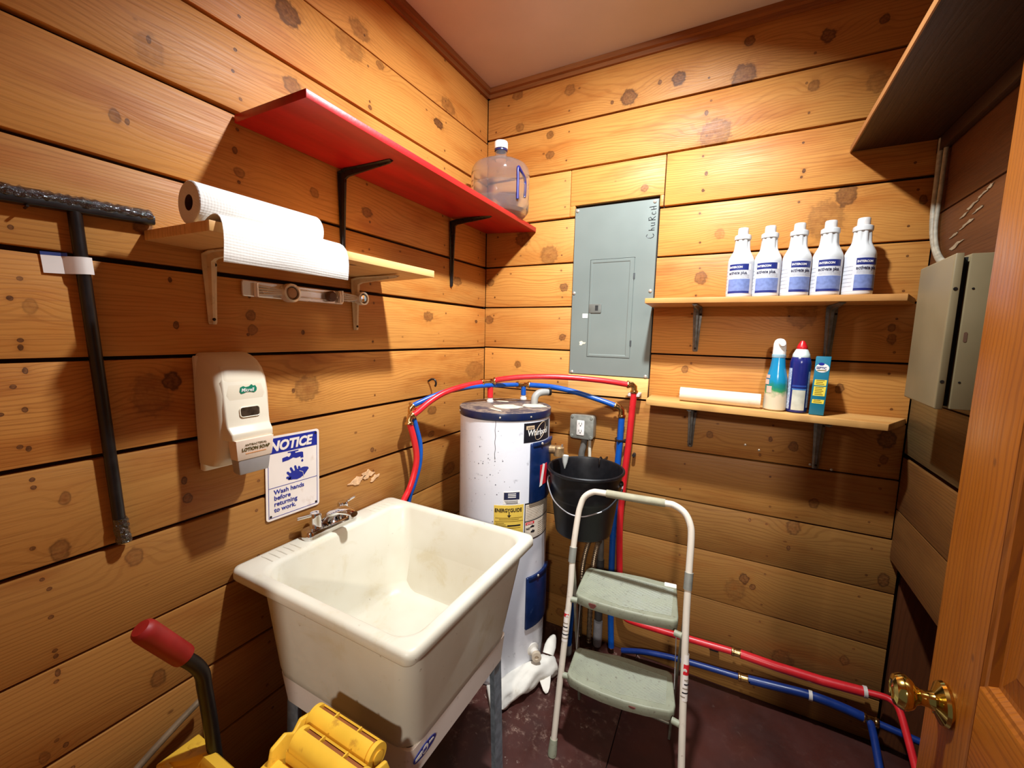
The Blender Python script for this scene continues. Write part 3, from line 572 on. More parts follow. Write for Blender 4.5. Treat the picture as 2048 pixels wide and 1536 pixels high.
# pipe stubs, relief valve and drain
BRZ = pm('brass_fitting', (206, 164, 104), .22, 1, var=.15, scale=80)
for x, y in ((.214, -.291), (.303, -.123)):
    build('nipple', MB().lathe([(.016, 1.213), (.016, 1.222), (.0125, 1.223), (.0125, 1.232)], (x, y, 0), seg=16), pm('nipple_white', (222, 214, 206), .4), wh)
GRYP = pm('grey_conduit_plastic', (150, 148, 142), .5, var=.08)
cdp = build('cable_entry', MB().tube(bez([(.405, -.215, 1.213), (.407, -.21, 1.245), (.42, -.19, 1.263), (.45, -.155, 1.267)], 18), .0165, 14), GRYP, wh)
build('cable_tip', MB().lathe([(.0185, 0), (.0185, .012), (.010, .013)], (.447, -.158, 1.2665), (.65, .75, .02), 16), BLK, cdp)
tp = build('relief_valve', MB().tube([(.505, -.29, 1.033), (.53, -.285, 1.034), (.548, -.283, 1.034)], .019, 14), DBR, wh); tp['label'] = 'brass relief valve on the tank side'
build('valve_body', MB().lathe([(.022, -.024), (.022, .012), (.016, .017)], (.560, -.281, 1.034), (0, 0, 1), 16), DBR, tp)
build('valve_lever', MB().box((.572, -.287, 1.01), (.577, -.275, 1.062)), pm('lever_steel', (196, 190, 176), .3, .8), tp, bevel=.001)
build('discharge_pipe', MB().rings([[(.588+.016*cos(a)*f, -.276+.012*sin(a)*f, z) for a in [2*pi*k/12 for k in range(12)]] for z, f in ((1.014, 1), (.985, .75), (.955, .12))]), pm('pale_funnel', (206, 208, 202), .4), tp)
an = radians(-16)
DRW = pm('white_drain_plastic', (222, 214, 202), .45)
dv_ = build('drain_valve', MB().lathe([(.031, -.002), (.031, .004), (.021, .009), (.018, .011), (.018, .03)], (HC[0]+HR*cos(an), HC[1]+HR*sin(an), .142), (cos(an), sin(an)-.3, -.12), 20), DRW, wh)
build('drain_knob', MB().lathe([(.021, 0), (.021, .018), (.009, .0185), (.008, .011)], (HC[0]+(HR+.03)*cos(an), HC[1]+(HR+.03)*sin(an)-.012, .138), (cos(an)*.5, -.8, .1), 16), pm('beige_plastic', (196, 178, 154), .5), dv_)
# the rag round the drain
rg = MB()
pts = bez([(.405, -.580, .02), (.443, -.547, .035), (.478, -.495, .045), (.51, -.44, .055), (.54, -.385, .06), (.566, -.335, .05), (.582, -.288, .035)], 36)
wid = [(.05, .02), (.06, .035), (.058, .045), (.05, .05), (.04, .045), (.042, .042), (.045, .03)]
R = []
for i, p in enumerate(pts):
    f = i/(len(pts)-1)*6; a = min(int(f), 5); tt = f-a; w1 = wid[a][0]*(1-tt)+wid[a+1][0]*tt; h1 = wid[a][1]*(1-tt)+wid[a+1][1]*tt
    nrm = Vector((.75, .65, 0)).cross(Vector((0, 0, 1))).normalized()
    row = []
    for k_ in range(22):
        an_ = 2*pi*k_/22; wr_ = 1+.10*sin(3*an_+i*.5)+.08*sin(5*an_-i*.37)+.05*sin(9*an_+i*.9)
        q_ = p+nrm*(w1*cos(an_)*wr_)+Vector((0, 0, 1))*(h1*sin(an_)*wr_); q_.z = max(q_.z, .0015); row.append(q_)
    R.append(row)
rg.rings(R)
CLO = pm('white_rag_cloth', (232, 226, 214), .9, var=.06, scale=12, dirt=(176, 164, 140), dirtamt=.15, dscale=14, bump=.25, bscale=40)
rag = build('rag', rg, CLO, None, origin=(.48, -.45, 0), angle=80); tag(rag, 'crumpled white rag lying at the foot of the water heater', 'rag')
for tip, mid, base, sd_ in (((.606, -.432, .004), (.588, -.405, .030), (.565, -.372, .055), (.5, .5, .2)), ((.556, -.236, .142), (.553, -.262, .120), (.552, -.300, .080), (.8, .3, -.2))):
    R_ = []; sd_ = Vector(sd_).normalized()
    ax_ = (Vector(tip)-Vector(base)).normalized(); th_ = ax_.cross(sd_).normalized()
    for p_, w_, t_ in ((base, .026, .014), (Vector(base).lerp(Vector(mid), .6), .027, .009), (mid, .022, .007), (Vector(mid).lerp(Vector(tip), .5), .015, .006), (Vector(mid).lerp(Vector(tip), .8), .006, .003)):
        R_.append([Vector(p_)+sd_*w_*cos(2*pi*k/14)+th_*(t_*sin(2*pi*k/14)+.004*cos(4*pi*k/14)) for k in range(14)])
    for r_ in R_:
        for q_ in r_: q_.z = max(q_.z, .001)
    build('rag_corner', MB().rings(R_), CLO, rag, angle=80)
# ------------------------------------------------------------------ breaker panel
PGR = pm('grey_panel_enamel', (122, 130, 124), .38, .1, var=.05, scale=3, spec=.5, bump=.04, bscale=90)
bp = thing('breaker_panel', 'grey metal breaker panel set into the back wall with the word Church handwritten on it', 'panel', (.68, 0, 1.35))
x0, x1, z0, z1 = .4905, .8675, 1.346, 2.121
cov = MB()
def rr(a, b, c_, d, y): return [(a, y, c_), (b, y, c_), (b, y, d), (a, y, d)]
cov.rings([rr(x0, x1, z0, z1, .03), rr(x0, x1, z0, z1, -.001), rr(x0+.002, x1-.002, z0+.002, z1-.002, -.003), rr(.575, .780, 1.430, 1.882, -.003), rr(.5755, .7795, 1.4305, 1.8815, .002)], False, True)
build('panel_cover', cov, PGR, bp, smooth=False)
dm = MB().rings([rr(.577, .778, 1.432, 1.880, .004), rr(.577, .778, 1.432, 1.880, -.0035), rr(.579, .776, 1.434, 1.878, -.0045), rr(.585, .760, 1.442, 1.868, -.0045), rr(.588, .757, 1.445, 1.865, -.0022), rr(.592, .753, 1.449, 1.861, -.0022)])
pd = build('panel_door', dm, PGR, bp, smooth=False)
LAT = pm('latch_grey', (112, 112, 104), .45, .2)
lt = build('latch', MB().prism(rrect(.030, .021, .004, 3), (.607, -.002, 1.658), (1, 0, 0), (0, 0, 1), -.002, .004), LAT, pd, bevel=.001)
build('latch_slot', MB().prism(rrect(.007, .012, .001, 2), (.615, -.006, 1.66), (1, 0, 0), (0, 0, 1), 0, .0006), pm('slot_dark', (38, 38, 36), .6), pd)
for z in (1.80, 1.50): build('hinge', MB().prism(rrect(.004, .013, .001, 2), (.7795, -.003, z), (1, 0, 0), (0, 0, 1), 0, .0018), pm('hinge_dark', (74, 78, 78), .5, .3), pd)
for x, z in ((.503, 2.109), (.851, 2.110), (.501, 1.731), (.853, 1.732), (.505, 1.354), (.854, 1.353)):
    build('screw', MB().lathe([(.0075, 0), (.007, .003), (.004, .005), (.001, .0055)], (x, -.003, z), (0, -1, 0), 14), SCW, bp)
build('sticker', MB().prism(rrect(.013, .010, .001, 2), (.560, -.003, 1.624), (1, 0, 0), (0, 0, 1), 0, .0008), pm('pale_sticker', (226, 218, 206), .6), bp)
build('paint_fleck', MB().prism([(-.016, .006), (-.004, .011), (.006, .004), (.017, .005), (.013, -.002), (.002, -.003), (-.004, -.010), (-.015, -.009), (-.012, 0)], (.552, -.003, 1.494), (1, 0, 0), (0, 0, 1), 0, .0006), pm('cream_fleck', (226, 212, 180), .7), bp)
# handwriting, read with the head tilted to the left: each stroke (along, across) in letter heights
HW = {'C': [[(.55, .85), (.35, 1.), (.1, .75), (.02, .4), (.15, .08), (.4, 0), (.6, .15)]], 'h': [[(.1, .95), (.08, 0)], [(.09, .35), (.25, .5), (.4, .38), (.42, 0)]], 'u': [[(.05, .6), (.06, .15), (.22, 0), (.4, .15), (.45, .6)], [(.45, .6), (.47, 0)]],
      'R': [[(.1, 0), (.12, .9)], [(.05, .85), (.4, .9), (.5, .65), (.15, .42)], [(.2, .42), (.55, 0)]], 'c': [[(.45, .55), (.2, .62), (.06, .3), (.2, .03), (.5, .1)]], 'H': [[(.1, .75), (.14, 0)], [(.1, .38), (.5, .42)], [(.46, 1.0), (.5, .02)]]}
adv = 0; tilt = radians(3)
for ch, w_, sc_ in (('C', .035, .032), ('h', .021, .026), ('u', .024, .028), ('R', .026, .032), ('c', .022, .028), ('H', .026, .030)):
    m_ = MB()
    for st in HW[ch]:
        m_.tube([(.853-.003+.006*(adv/.14)-sc_*b+.004, -.0035, 1.957+adv+sc_*a) for a, b in st], .0013, 5)
    build('handwriting', m_, BLKP, bp); adv += w_*.92

# ------------------------------------------------------------------ outlet, conduits under the bucket
t = thing('outlet_box', 'grey metal outlet box with white double receptacle on the back wall', 'outlet', (.583, 0, 1.035))
ZN = pm('zinc_box', (150, 150, 140), .42, .45, var=.15, scale=40)
build('box', MB().prism(rrect(.057, .057, .014, 4), (.583, -.0035, 1.097), (1, 0, 0), (0, 0, 1), 0, .046), ZN, t, bevel=.002)
cvp = build('cover_plate', MB().prism(rrect(.0585, .0585, .014, 4), (.583, -.0495, 1.097), (1, 0, 0), (0, 0, 1), 0, .006), ZN, t, bevel=.003)
for a, b in ((-.047, .047), (.047, .047), (.047, -.047), (-.047, -.047)): build('corner_screw', MB().lathe([(.008, 0), (.007, .0025), (.002, .003)], (.583+a, -.0555, 1.097+b), (0, -1, 0), 12), ZN, cvp)
rc = build('receptacle', MB().prism(rrect(.0185, .036, .004, 3), (.5785, -.0555, 1.093), (1, 0, 0), (0, 0, 1), 0, .003), pm('receptacle_white', (238, 230, 222), .4), t, bevel=.0008)
for zz in (1.110, 1.076):
    for dx, hh in ((-.007, .005), (.006, .006)): build('slot', MB().prism(rrect(.0011, hh, .0005, 1), (.5785+dx, -.0585, zz+.003), (1, 0, 0), (0, 0, 1), 0, .0004), BLKP, rc)
    build('slot', MB().lathe([(.003, 0), (.003, .0004)], (.5785, -.0585, zz-.007), (0, -1, 0), 10), BLKP, rc)
CDG = pm('grey_conduit', (112, 108, 102), .5, .2, var=.15)
build('conduit', MB().tube(bez([(.592, -.028, 1.042), (.588, -.028, 1.0), (.580, -.03, .95), (.590, -.03, .86), (.64, -.03, .74), (.690, -.032, .62), (.700, -.032, .45)], 36), .0155, 12), CDG, t)
build('conduit', MB().tube(bez([(.617, -.026, 1.042), (.6195, -.026, .97), (.625, -.026, .85), (.64, -.022, .75)], 18), .008, 10), pm('pale_cable', (206, 196, 176), .5), t)
t = thing('pipe', 'dark grey upright pipe behind the bucket reaching the floor', 'pipe', (.705, -.032, 0))
build('pipe', MB().tube([(.700, -.034, .45), (.705, -.034, .14)], .019, 16), pm('dark_grey_pipe', (74, 72, 72), .5, .2), t)
build('coupling', MB().lathe([(.022, .13), (.022, .02), (.019, .0)], (.705, -.034, 0), seg=16), pm('pale_grey_pipe', (166, 166, 172), .4), t)
FX = pm('flexible_metal', (168, 150, 126), .35, .8, var=.2, scale=80)
def flex(pts, label):
    P_ = bez(pts, 90); r_ = [.0115+.0016*(1 if i % 2 else -1) for i in range(len(P_))]
    t_ = thing('flexible_conduit', label, 'conduit', pts[-1], 'ribbed conduits behind the stool')
    build('hose', MB().tube(P_, r_, 10), FX, t_); return t_
flex([(.655, -.03, .565), (.640, -.034, .53), (.622, -.036, .45), (.612, -.036, .36), (.610, -.036, .2), (.612, -.036, .015)], 'ribbed metal conduit against the back wall, the left one behind the stool')
flex([(.700, -.06, .56), (.690, -.062, .535), (.677, -.064, .45), (.672, -.06, .36), (.668, -.058, .2), (.668, -.056, .015)], 'ribbed metal conduit against the back wall, the right one behind the stool')

# ------------------------------------------------------------------ water pipes
REDP = pm('red_pipe_plastic', (206, 34, 40), .32, var=.06, scale=20, spec=.5); BLUP = pm('blue_pipe_plastic', (14, 80, 168), .3, var=.08, scale=20, spec=.5)
def fitting(parent, pts, name='fitting', r=.0135, ringr=.0165):
    """brass elbow or tee with crimp rings near each open end"""
    b_ = build(name, MB().tube(pts, r, 12), BRZ, parent)
    for a, c_ in ((pts[0], pts[1]), (pts[-1], pts[-2])):
        d_ = (Vector(c_)-Vector(a)).normalized(); build('crimp_ring', MB().lathe([(ringr, -.001), (ringr+.001, .002), (ringr+.001, .007), (ringr, .010)], a, d_, 14), BRZ, b_)
    return b_
hp = thing('hot_water_pipe', 'red plastic hot water pipe arching over the heater and down the back wall', 'pipe', (.21, -.29, 1.23))
build('pipe', MB().tube(bez([(.060, -.660, 1.186), (.073, -.632, 1.204), (.094, -.579, 1.242), (.121, -.512, 1.275), (.159, -.418, 1.297), (.195, -.33, 1.307)], 30), .0125, 14), REDP, hp)
build('pipe', MB().tube(bez([(.229, -.284, 1.310), (.255, -.274, 1.321), (.362, -.231, 1.336), (.51, -.172, 1.341), (.676, -.106, 1.332), (.793, -.060, 1.317)], 36), .0125, 14), REDP, hp)
build('pipe', MB().tube([(.213, -.2905, 1.298), (.214, -.291, 1.235)], .0135, 14), REDP, hp)
build('pipe', MB().tube(bez([(.0635, -.669, 1.160), (.072, -.655, 1.10), (.075, -.642, 1.03), (.073, -.646, .97), (.07, -.677, .896), (.07, -.712, .855), (.065, -.74, .80), (.06, -.76, .70)], 40), .0125, 14), REDP, hp)
build('pipe', MB().tube(bez([(.818, -.047, 1.288), (.812, -.046, 1.18), (.806, -.045, 1.05), (.798, -.045, .94), (.790, -.045, .80), (.787, -.045, .65), (.796, -.044, .45), (.803, -.043, .34), (.810, -.043, .25), (.835, -.045, .203), (.90, -.047, .196), (1.10, -.047, .202), (1.292, -.046, .211)], 90), .0145, 14), REDP, hp)
fitting(hp, [(.064, -.672, 1.155), (.060, -.668, 1.172), (.060, -.662, 1.186), (.066, -.650, 1.194)], 'elbow', .0125)
tee = fitting(hp, [(.192, -.337, 1.307), (.211, -.291, 1.309), (.236, -.281, 1.313)], 'tee', .0125)
build('branch', MB().tube([(.211, -.291, 1.308), (.213, -.2905, 1.288)], .0130, 12), BRZ, tee)
fitting(hp, [(.788, -.062, 1.318), (.808, -.053, 1.317), (.817, -.049, 1.309), (.818, -.048, 1.282)], 'elbow', .0135)
CLW = pm('pale_clip', (206, 196, 186), .5)
CLK = pm('black_clip', (30, 26, 26), .5)
build('clip', MB().prism(rrect(.026, .008, .003, 3), (.817, -.0037, 1.272), (1, 0, 0), (0, 0, 1), 0, .050), CLW, hp, bevel=.002)
build('clip', MB().tube([(.826, -.004, .99), (.828, -.03, .99)], .008, 8), CLK, hp)
build('pipe', MB().tube([(1.318, -.046, .2115), (1.45, -.047, .209), (1.60, -.046, .212), (1.735, -.048, .226)], .0180, 14), REDP, hp)
cf = fitting(hp, [(1.285, -.046, .2105), (1.305, -.046, .211), (1.325, -.046, .2115)], 'coupling', .0150, .0165)
build('clip', MB().lathe([(.0205, 0), (.0205, .012)], (1.722, -.048, .2255), (1, 0, .08), 14), CLW, hp)
build('pipe', MB().tube(bez([(1.733, -.048, .2265), (1.775, -.050, .232), (1.80, -.056, .232), (1.818, -.078, .222), (1.822, -.16, .188), (1.822, -.26, .15), (1.822, -.42, .09), (1.822, -.6, .02)], 40), .0115, 12), REDP, hp)
build('clip', MB().box((1.20, -.03, .17), (1.235, -.004, .196)), CLK, hp, bevel=.002)
cpz = thing('cold_water_pipe', 'blue plastic cold water pipe arching over the heater and down to the floor', 'pipe', (.30, -.12, 1.23))
build('pipe', MB().tube(bez([(.050, -.640, 1.225), (.062, -.62, 1.236), (.097, -.549, 1.264), (.138, -.463, 1.286), (.193, -.348, 1.293), (.266, -.196, 1.289), (.293, -.145, 1.286)], 36), .0105, 14), BLUP, cpz)
build('pipe', MB().tube(bez([(.325, -.119, 1.285), (.347, -.116, 1.286), (.457, -.098, 1.282), (.576, -.080, 1.261), (.692, -.062, 1.230), (.740, -.055, 1.215)], 30), .0125, 14), BLUP, cpz)
build('pipe', MB().tube([(.302, -.123, 1.277), (.303, -.123, 1.235)], .0125, 14), BLUP, cpz)
build('pipe', MB().tube(bez([(.052, -.640, 1.195), (.060, -.625, 1.13), (.068, -.612, 1.06), (.067, -.615, .98), (.06, -.64, .90), (.05, -.665, .83), (.048, -.69, .70)], 36), .0115, 14), BLUP, cpz)
build('pipe', MB().tube(bez([(.768, -.044, 1.165), (.765, -.043, 1.05), (.760, -.042, .94), (.757, -.043, .8), (.757, -.044, .6), (.760, -.046, .4), (.768, -.05, .2), (.7795, -.056, .035)], 60), .0145, 14), BLUP, cpz)
fitting(cpz, [(.052, -.641, 1.190), (.048, -.646, 1.205), (.048, -.645, 1.218), (.054, -.634, 1.228)], 'elbow', .0115)
tee = fitting(cpz, [(.286, -.158, 1.287), (.302, -.123, 1.287), (.335, -.118, 1.287)], 'tee', .0118)
build('branch', MB().tube([(.302, -.123, 1.286), (.302, -.123, 1.266)], .0122, 12), BRZ, tee)
fitting(cpz, [(.735, -.056, 1.217), (.756, -.051, 1.210), (.766, -.047, 1.199), (.768, -.045, 1.165)], 'elbow', .0135)
build('clip', MB().tube([(.742, -.004, 1.055), (.742, -.024, 1.055), (.765, -.062, 1.055), (.785, -.04, 1.055), (.785, -.024, 1.055)], .006, 8), CLK, cpz)
build('end_plug', MB().lathe([(.009, 0), (.009, .012), (.006, .016)], (.7785, -.0555, .040), (.1, -.05, -1), 12), BRZ, cpz)
bl2 = thing('cold_water_pipe', 'blue plastic pipe running low along the back wall to the right corner', 'pipe', (1.3, -.05, .11))
build('pipe', MB().tube(bez([(.83, -.05, .032), (.95, -.05, .07), (1.108, -.05, .094), (1.325, -.05, .110)], 24), .0125, 14), pm('dark_blue_pipe', (18, 46, 112), .35, var=.1), bl2)
build('pipe', MB().tube(bez([(1.355, -.05, .113), (1.45, -.05, .125), (1.565, -.05, .138), (1.66, -.05, .134), (1.735, -.05, .124)], 24), .0170, 14), MATS['dark_blue_pipe'], bl2)
fitting(bl2, [(1.318, -.05, .1095), (1.34, -.05, .1115), (1.362, -.05, .1135)], 'coupling', .0145, .016)
build('clip', MB().lathe([(.0195, 0), (.0195, .012)], (1.56, -.05, .1375), (1, 0, .05), 14), CLW, bl2)
tee = fitting(bl2, [(1.73, -.05, .1245), (1.752, -.05, .122), (1.775, -.05, .120)], 'tee', .0145)
build('pipe', MB().tube(bez([(1.77, -.05, .12), (1.85, -.06, .118), (2.0, -.08, .115), (2.19, -.10, .115)], 16), .0125, 12), MATS['dark_blue_pipe'], bl2)
build('pipe', MB().tube(bez([(1.752, -.055, .12), (1.750, -.12, .108), (1.745, -.22, .08), (1.735, -.4, .03), (1.73, -.6, .016)], 24), .0125, 12), MATS['dark_blue_pipe'], bl2)
t = thing('pipe', 'short blue upright pipe by the floor behind the left stool leg', 'pipe', (.60, -.20, 0))
build('pipe', MB().tube([(.605, -.155, .30), (.598, -.165, .04)], .017, 14), BLUP, t); build('end_fitting', MB().lathe([(.020, .055), (.020, .012), (.015, .001)], (.598, -.165, 0), seg=14), GRYP, t)

# ------------------------------------------------------------------ black bucket
BKM = pm('black_bucket_plastic', (19, 18, 21), .42, var=.15, scale=30, spec=.45)
bk = thing('bucket', 'black plastic bucket hanging between water heater and red pipe', 'bucket', (.678, -.277, .70))
bx, by = .682, -.277
build('pail', MB().lathe([(.001, .700), (.112, .700), (.117, .704), (.119, .712), (.139, .855), (.141, .858), (.148, .870), (.150, .935), (.152, .960), (.158, .964), (.162, .969), (.162, .976), (.158, .979), (.153, .977), (.150, .970), (.147, .935), (.140, .90), (.137, .86), (.117, .72), (.001, .716)], (bx, by, 0), seg=56), BKM, bk)
WIR = pm('bail_wire', (206, 204, 206), .35, .7)
def bail(a, d, dz): return (bx+(d)*cos(radians(a)), by+(d)*sin(radians(a)), dz)
pts = bez([bail(-158, .156, .935), bail(-140, .163, .908), bail(-118, .167, .865), bail(-95, .170, .838), bail(-78, .170, .832), bail(-64, .169, .840), bail(-40, .167, .862), bail(-14, .162, .90), bail(2, .158, .925)], 50)
wr_ = build('bail', MB().tube(pts, .0026, 8), WIR, bk)
build('bail_grip', MB().tube(pts[34:46], .0048, 8), BKM, bk)
for a in (-158, 2):
    build('ear', MB().lathe([(.013, 0), (.013, .008), (.006, .012)], bail(a, .148, .93), (cos(radians(a)), sin(radians(a)), 0), 12), BKM, bk)
hk = build('hanger_hook', MB().tube(bez([(.70, -.0035, .955), (.70, -.06, .957), (.70, -.100, .972), (.70, -.116, .983), (.70, -.132, .975), (.70, -.136, .955)], 24), .004, 8), SCRD, bk)

# ------------------------------------------------------------------ step stool
ENA = pm('ivory_stool_enamel', (226, 214, 196), .4, var=.05, scale=12, dirt=(120, 60, 48), dirtamt=.05, dscale=34); GRN = pm('grey_green_step_plastic', (148, 150, 128), .5, var=.08, scale=18, dirt=(84, 66, 50), dirtamt=.3, dscale=70)
CHN = pm('stool_channel_steel', (132, 126, 110), .45, .5, var=.15)
st = thing('step_stool', 'folding two-step stool with ivory tube frame and grey-green plastic steps', 'step stool', (.93, -.5, 0))
Pf = lambda x, z: (x, -.655+.21*z, z)
fr = [Pf(.722, .03), Pf(.7225, .3), Pf(.724, .567), Pf(.7185, .72), Pf(.7225, .84), Pf(.728, .885), Pf(.740, .921), Pf(.768, .944), Pf(.80, .9495), Pf(.92, .953), Pf(1.03, .957), Pf(1.06, .955), Pf(1.092, .938), Pf(1.112, .905), Pf(1.1195, .86), Pf(1.122, .744), Pf(1.127, .58), Pf(1.140, .33), Pf(1.158, .03)]
build('frame', MB().tube(bez(fr, 126), .0112, 16), ENA, st)
build('hand_grip', MB().tube(bez([Pf(.822, .9505), Pf(.92, .953), Pf(1.028, .957)], 12), .0140, 16), pm('olive_grip', (160, 154, 128), .7, var=.12), st)
for x, dx in ((.722, -.0), (1.158, .0)): build('foot', MB().tube([Pf(x, .058), Pf(x, .03), Pf(x, .012), Pf(x, .001)], [.0135, .0155, .017, .016], 16), GRN, st)
def step(outl, zt, th):
    m_ = MB(); n_ = len(outl); c_ = Vector((sum(p[0] for p in outl)/n_, sum(p[1] for p in outl)/n_, 0))
    def rg_(sc, z): return [((p[0]-c_.x)*sc+c_.x, (p[1]-c_.y)*sc+c_.y, z) for p in outl]
    m_.rings([rg_(.985, zt-th), rg_(1., zt-th+.004), rg_(1., zt-.008), rg_(.992, zt-.002), rg_(.972, zt), rg_(.95, zt)]); return m_
up_o = [Vector((x, y, 0)) for x, y in ((.741, -.518), (.735, -.475), (.724, -.345), (.732, -.322), (.76, -.318), (.80, -.312), (.87, -.292), (.95, -.280), (1.01, -.278), (1.058, -.272), (1.072, -.285), (1.082, -.36), (1.098, -.465), (1.098, -.490), (1.085, -.502), (1.0, -.520), (.93, -.530), (.86, -.535), (.80, -.537), (.755, -.530))]
lo_o = [Vector((x, y, 0)) for x, y in ((.747, -.598), (.743, -.565), (.734, -.475), (.742, -.455), (.78, -.446), (.83, -.438), (.89, -.420), (.95, -.414), (1.02, -.412), (1.075, -.404), (1.090, -.415), (1.098, -.46), (1.115, -.545), (1.112, -.572), (1.10, -.582), (1.03, -.603), (.96, -.617), (.88, -.624), (.81, -.622), (.765, -.615))]
for o_, zt in ((up_o, .567), (lo_o, .300)):
    sp = build('step', step(o_, zt, .036), GRN, st, angle=50)
    gx0, gx1 = .752 if zt > .5 else .758, 1.075 if zt > .5 else 1.085
    yb, yf = (-.335, -.498) if zt > .5 else (-.462, -.582)
    tr = MB()
    for k_ in range(26):
        f = k_/25; y = yb+(yf-yb)*f; dip = .012 if zt > .5 else .016
        tr.tube([(gx0+.018*(1-f)*0, y, zt+.0003), ((gx0+gx1)/2, y-dip*(.3+.7*f)+.02*(1-f), zt+.0005), (gx1-.012*(1-f), y+.022, zt+.0003)], .0020, 5)
    tag(build('tread_ridges', tr, GRN, sp), kind='stuff')
    xa, xb = (.722, 1.126) if zt > .5 else (.722, 1.142); yy = -.655+.21*(zt-.018)
    for x_, s_ in ((xa, 1), (xb, -1)): build('pivot', MB().tube([(x_+s_*.008, yy, zt-.018), (x_+s_*.032, yy+.004, zt-.018)], .0105, 12), GRN, sp)
for pts in (([(.716, -.503, .735), (.7265, -.43, .31), (.7315, -.375, .002)]), ([(1.1235, -.503, .735), (1.1045, -.425, .31), (1.090, -.372, .002)])):
    R = []
    for p in pts: R.append([(p[0]-.0045, p[1]-.010, p[2]), (p[0]+.0045, p[1]-.010, p[2]), (p[0]+.0045, p[1]+.010, p[2]), (p[0]-.0045, p[1]+.010, p[2])])
    build('rear_leg', MB().rings(R), CHN, st, bevel=.001)
for x, z in ((.7183, .71), (1.1225, .728)):
    build('collar', MB().tube([Pf(x, z-.030), Pf(x, z), Pf(x, z+.024)], .0138, 14), pm('collar_grey', (150, 150, 140), .45, .3), st)
for x_ in (.740, 1.092):
    build('link_rod', MB().tube([(x_, -.45, .53), (x_-.002 if x_ < 1 else x_+.01, -.468, .29)], .0018, 6), WIR, st)
build('rear_rail', MB().tube([(.7310, -.372, .06), (1.091, -.369, .06)], .007, 10), CHN, st)
build('tape', MB().prism(rrect(.022, .014, .003, 2), (1.048, -.288, .5672), (1, .12, 0), (-.12, 1, 0), 0, .0008), pm('white_tape', (230, 222, 212), .6), st)
STK = pm('stool_sticker', (234, 224, 214), .45, var=.04)
for x_, za, zb, rd in ((.7228, .40, .505, .492), (1.1365, .36, .50, .455)):
    lb = build('sticker', MB().tube([Pf(x_+(.003 if x_ > 1 else 0), za), Pf(x_-(.003 if x_ > 1 else 0), zb)], .0117, 16, caps=False), STK, st)
    build('warning_mark', MB().tube([Pf(x_, rd-(.016 if x_ > 1 else .006)), Pf(x_-(.0005 if x_ > 1 else 0), rd+(.016 if x_ > 1 else .006))], .0120, 16, caps=False), REDM, lb)
    for k_ in range(5):
        zz = za+.010+k_*.013
        build('print_line', MB().tube([Pf(x_+(.002 if x_ > 1 else 0), zz), Pf(x_+(.002 if x_ > 1 else 0), zz+.004)], .0119, 16, caps=False), BLKP if k_ % 2 else pm('print_grey', (150, 134, 116), .6), lb)
    cx_ = Vector(Pf(x_, rd)); dv2 = (Vector((1.203, -1.94, 0))-Vector((cx_.x, cx_.y, 0))).normalized()
    build('warning_ring', MB().lathe([(.006, .0115), (.006, .0124), (.0035, .0125)], cx_, dv2, 14), WHT, lb)
RUST = pm('maroon_paint_chip', (104, 52, 44), .7, var=.2)
for x, y, z, a, b in ((.812, -.5385, .548, .012, .012), (.985, -.6135, .285, .010, .005)):
    build('paint_chip', MB().prism([(a*cos(t_)*(1+.35*sin(3*t_)), b*sin(t_)*(1+.3*cos(2*t_))) for t_ in [2*pi*k/14 for k in range(14)]], (x, y, z), (1, .05, 0), (0, 0, 1), -.004, .0012), RUST, st)

# ------------------------------------------------------------------ water jug
jx, jy, jz = .195, -.200, 2.066
def jug_mat():
    k = NT('clear_jug_plastic'); k.b.inputs['Base Color'].default_value = (.88, .90, .94, 1); k.b.inputs['Transmission Weight'].default_value = .96
    k.b.inputs['Roughness'].default_value = .08; k.b.inputs['IOR'].default_value = 1.4
    nzz = k.noise(k.obj(), 9., 3); k.bump(nzz, .25, .01); return k.m
jg = thing('water_jug', 'large clear plastic water jug with white cap on the red shelf end', 'jug', (jx, jy, jz))
pf = [(.001, .004), (.085, .002), (.118, .006), (.131, .022), (.1335, .05), (.1335, .062), (.130, .066), (.130, .072), (.1335, .077), (.1335, .125), (.130, .129), (.130, .135), (.1335, .14), (.1335, .185), (.130, .203), (.120, .219), (.098, .231), (.068, .239), (.040, .243), (.0285, .249), (.0265, .262), (.0265, .302)]
inner = [(max(.0005, r-.0022), z+(.0022 if i < 3 else 0)) for i, (r, z) in enumerate(pf)]
bd = build('body', MB().lathe(pf+[(.0245, .302)]+list(reversed(inner)), (jx, jy, jz), seg=56, caps=False), jug_mat(), jg)
build('cap', MB().lathe([(.0265, .296), (.0305, .296), (.031, .301), (.031, .322), (.029, .327), (.015, .329), (.001, .3295)], (jx, jy, jz), seg=30), pm('white_cap', (242, 236, 228), .4), jg)
build('neck_ring', MB().lathe([(.0268, .286), (.0295, .287), (.0295, .292), (.0268, .2935)], (jx, jy, jz), seg=30), pm('neck_navy', (34, 34, 96), .35), jg)
hd = Vector((.82, -.42, 0)).normalized(); hs = Vector((-hd.y, hd.x, 0)); hb = Vector((jx, jy, jz))
JB = pm('blue_jug_handle', (28, 30, 104), .3, spec=.6)
hl = [hb+hd*.139+Vector((0, 0, .048)), hb+hd*.139+Vector((0, 0, .12)), hb+hd*.139+Vector((0, 0, .178)), hb+hd*.132+hs*.02+Vector((0, 0, .17)), hb+hd*.118+hs*.05+Vector((0, 0, .150)), hb+hd*.114+hs*.058+Vector((0, 0, .12)), hb+hd*.116+hs*.054+Vector((0, 0, .07))]
build('handle', MB().tube(bez(hl, 36), .0062, 10), JB, jg)
a0 = 195
build('label', MB().patch((jx, jy), .1342, 205, 238, jz+.05, jz+.165, 10), pm('jug_label', (226, 220, 196), .6, var=.08), jg)
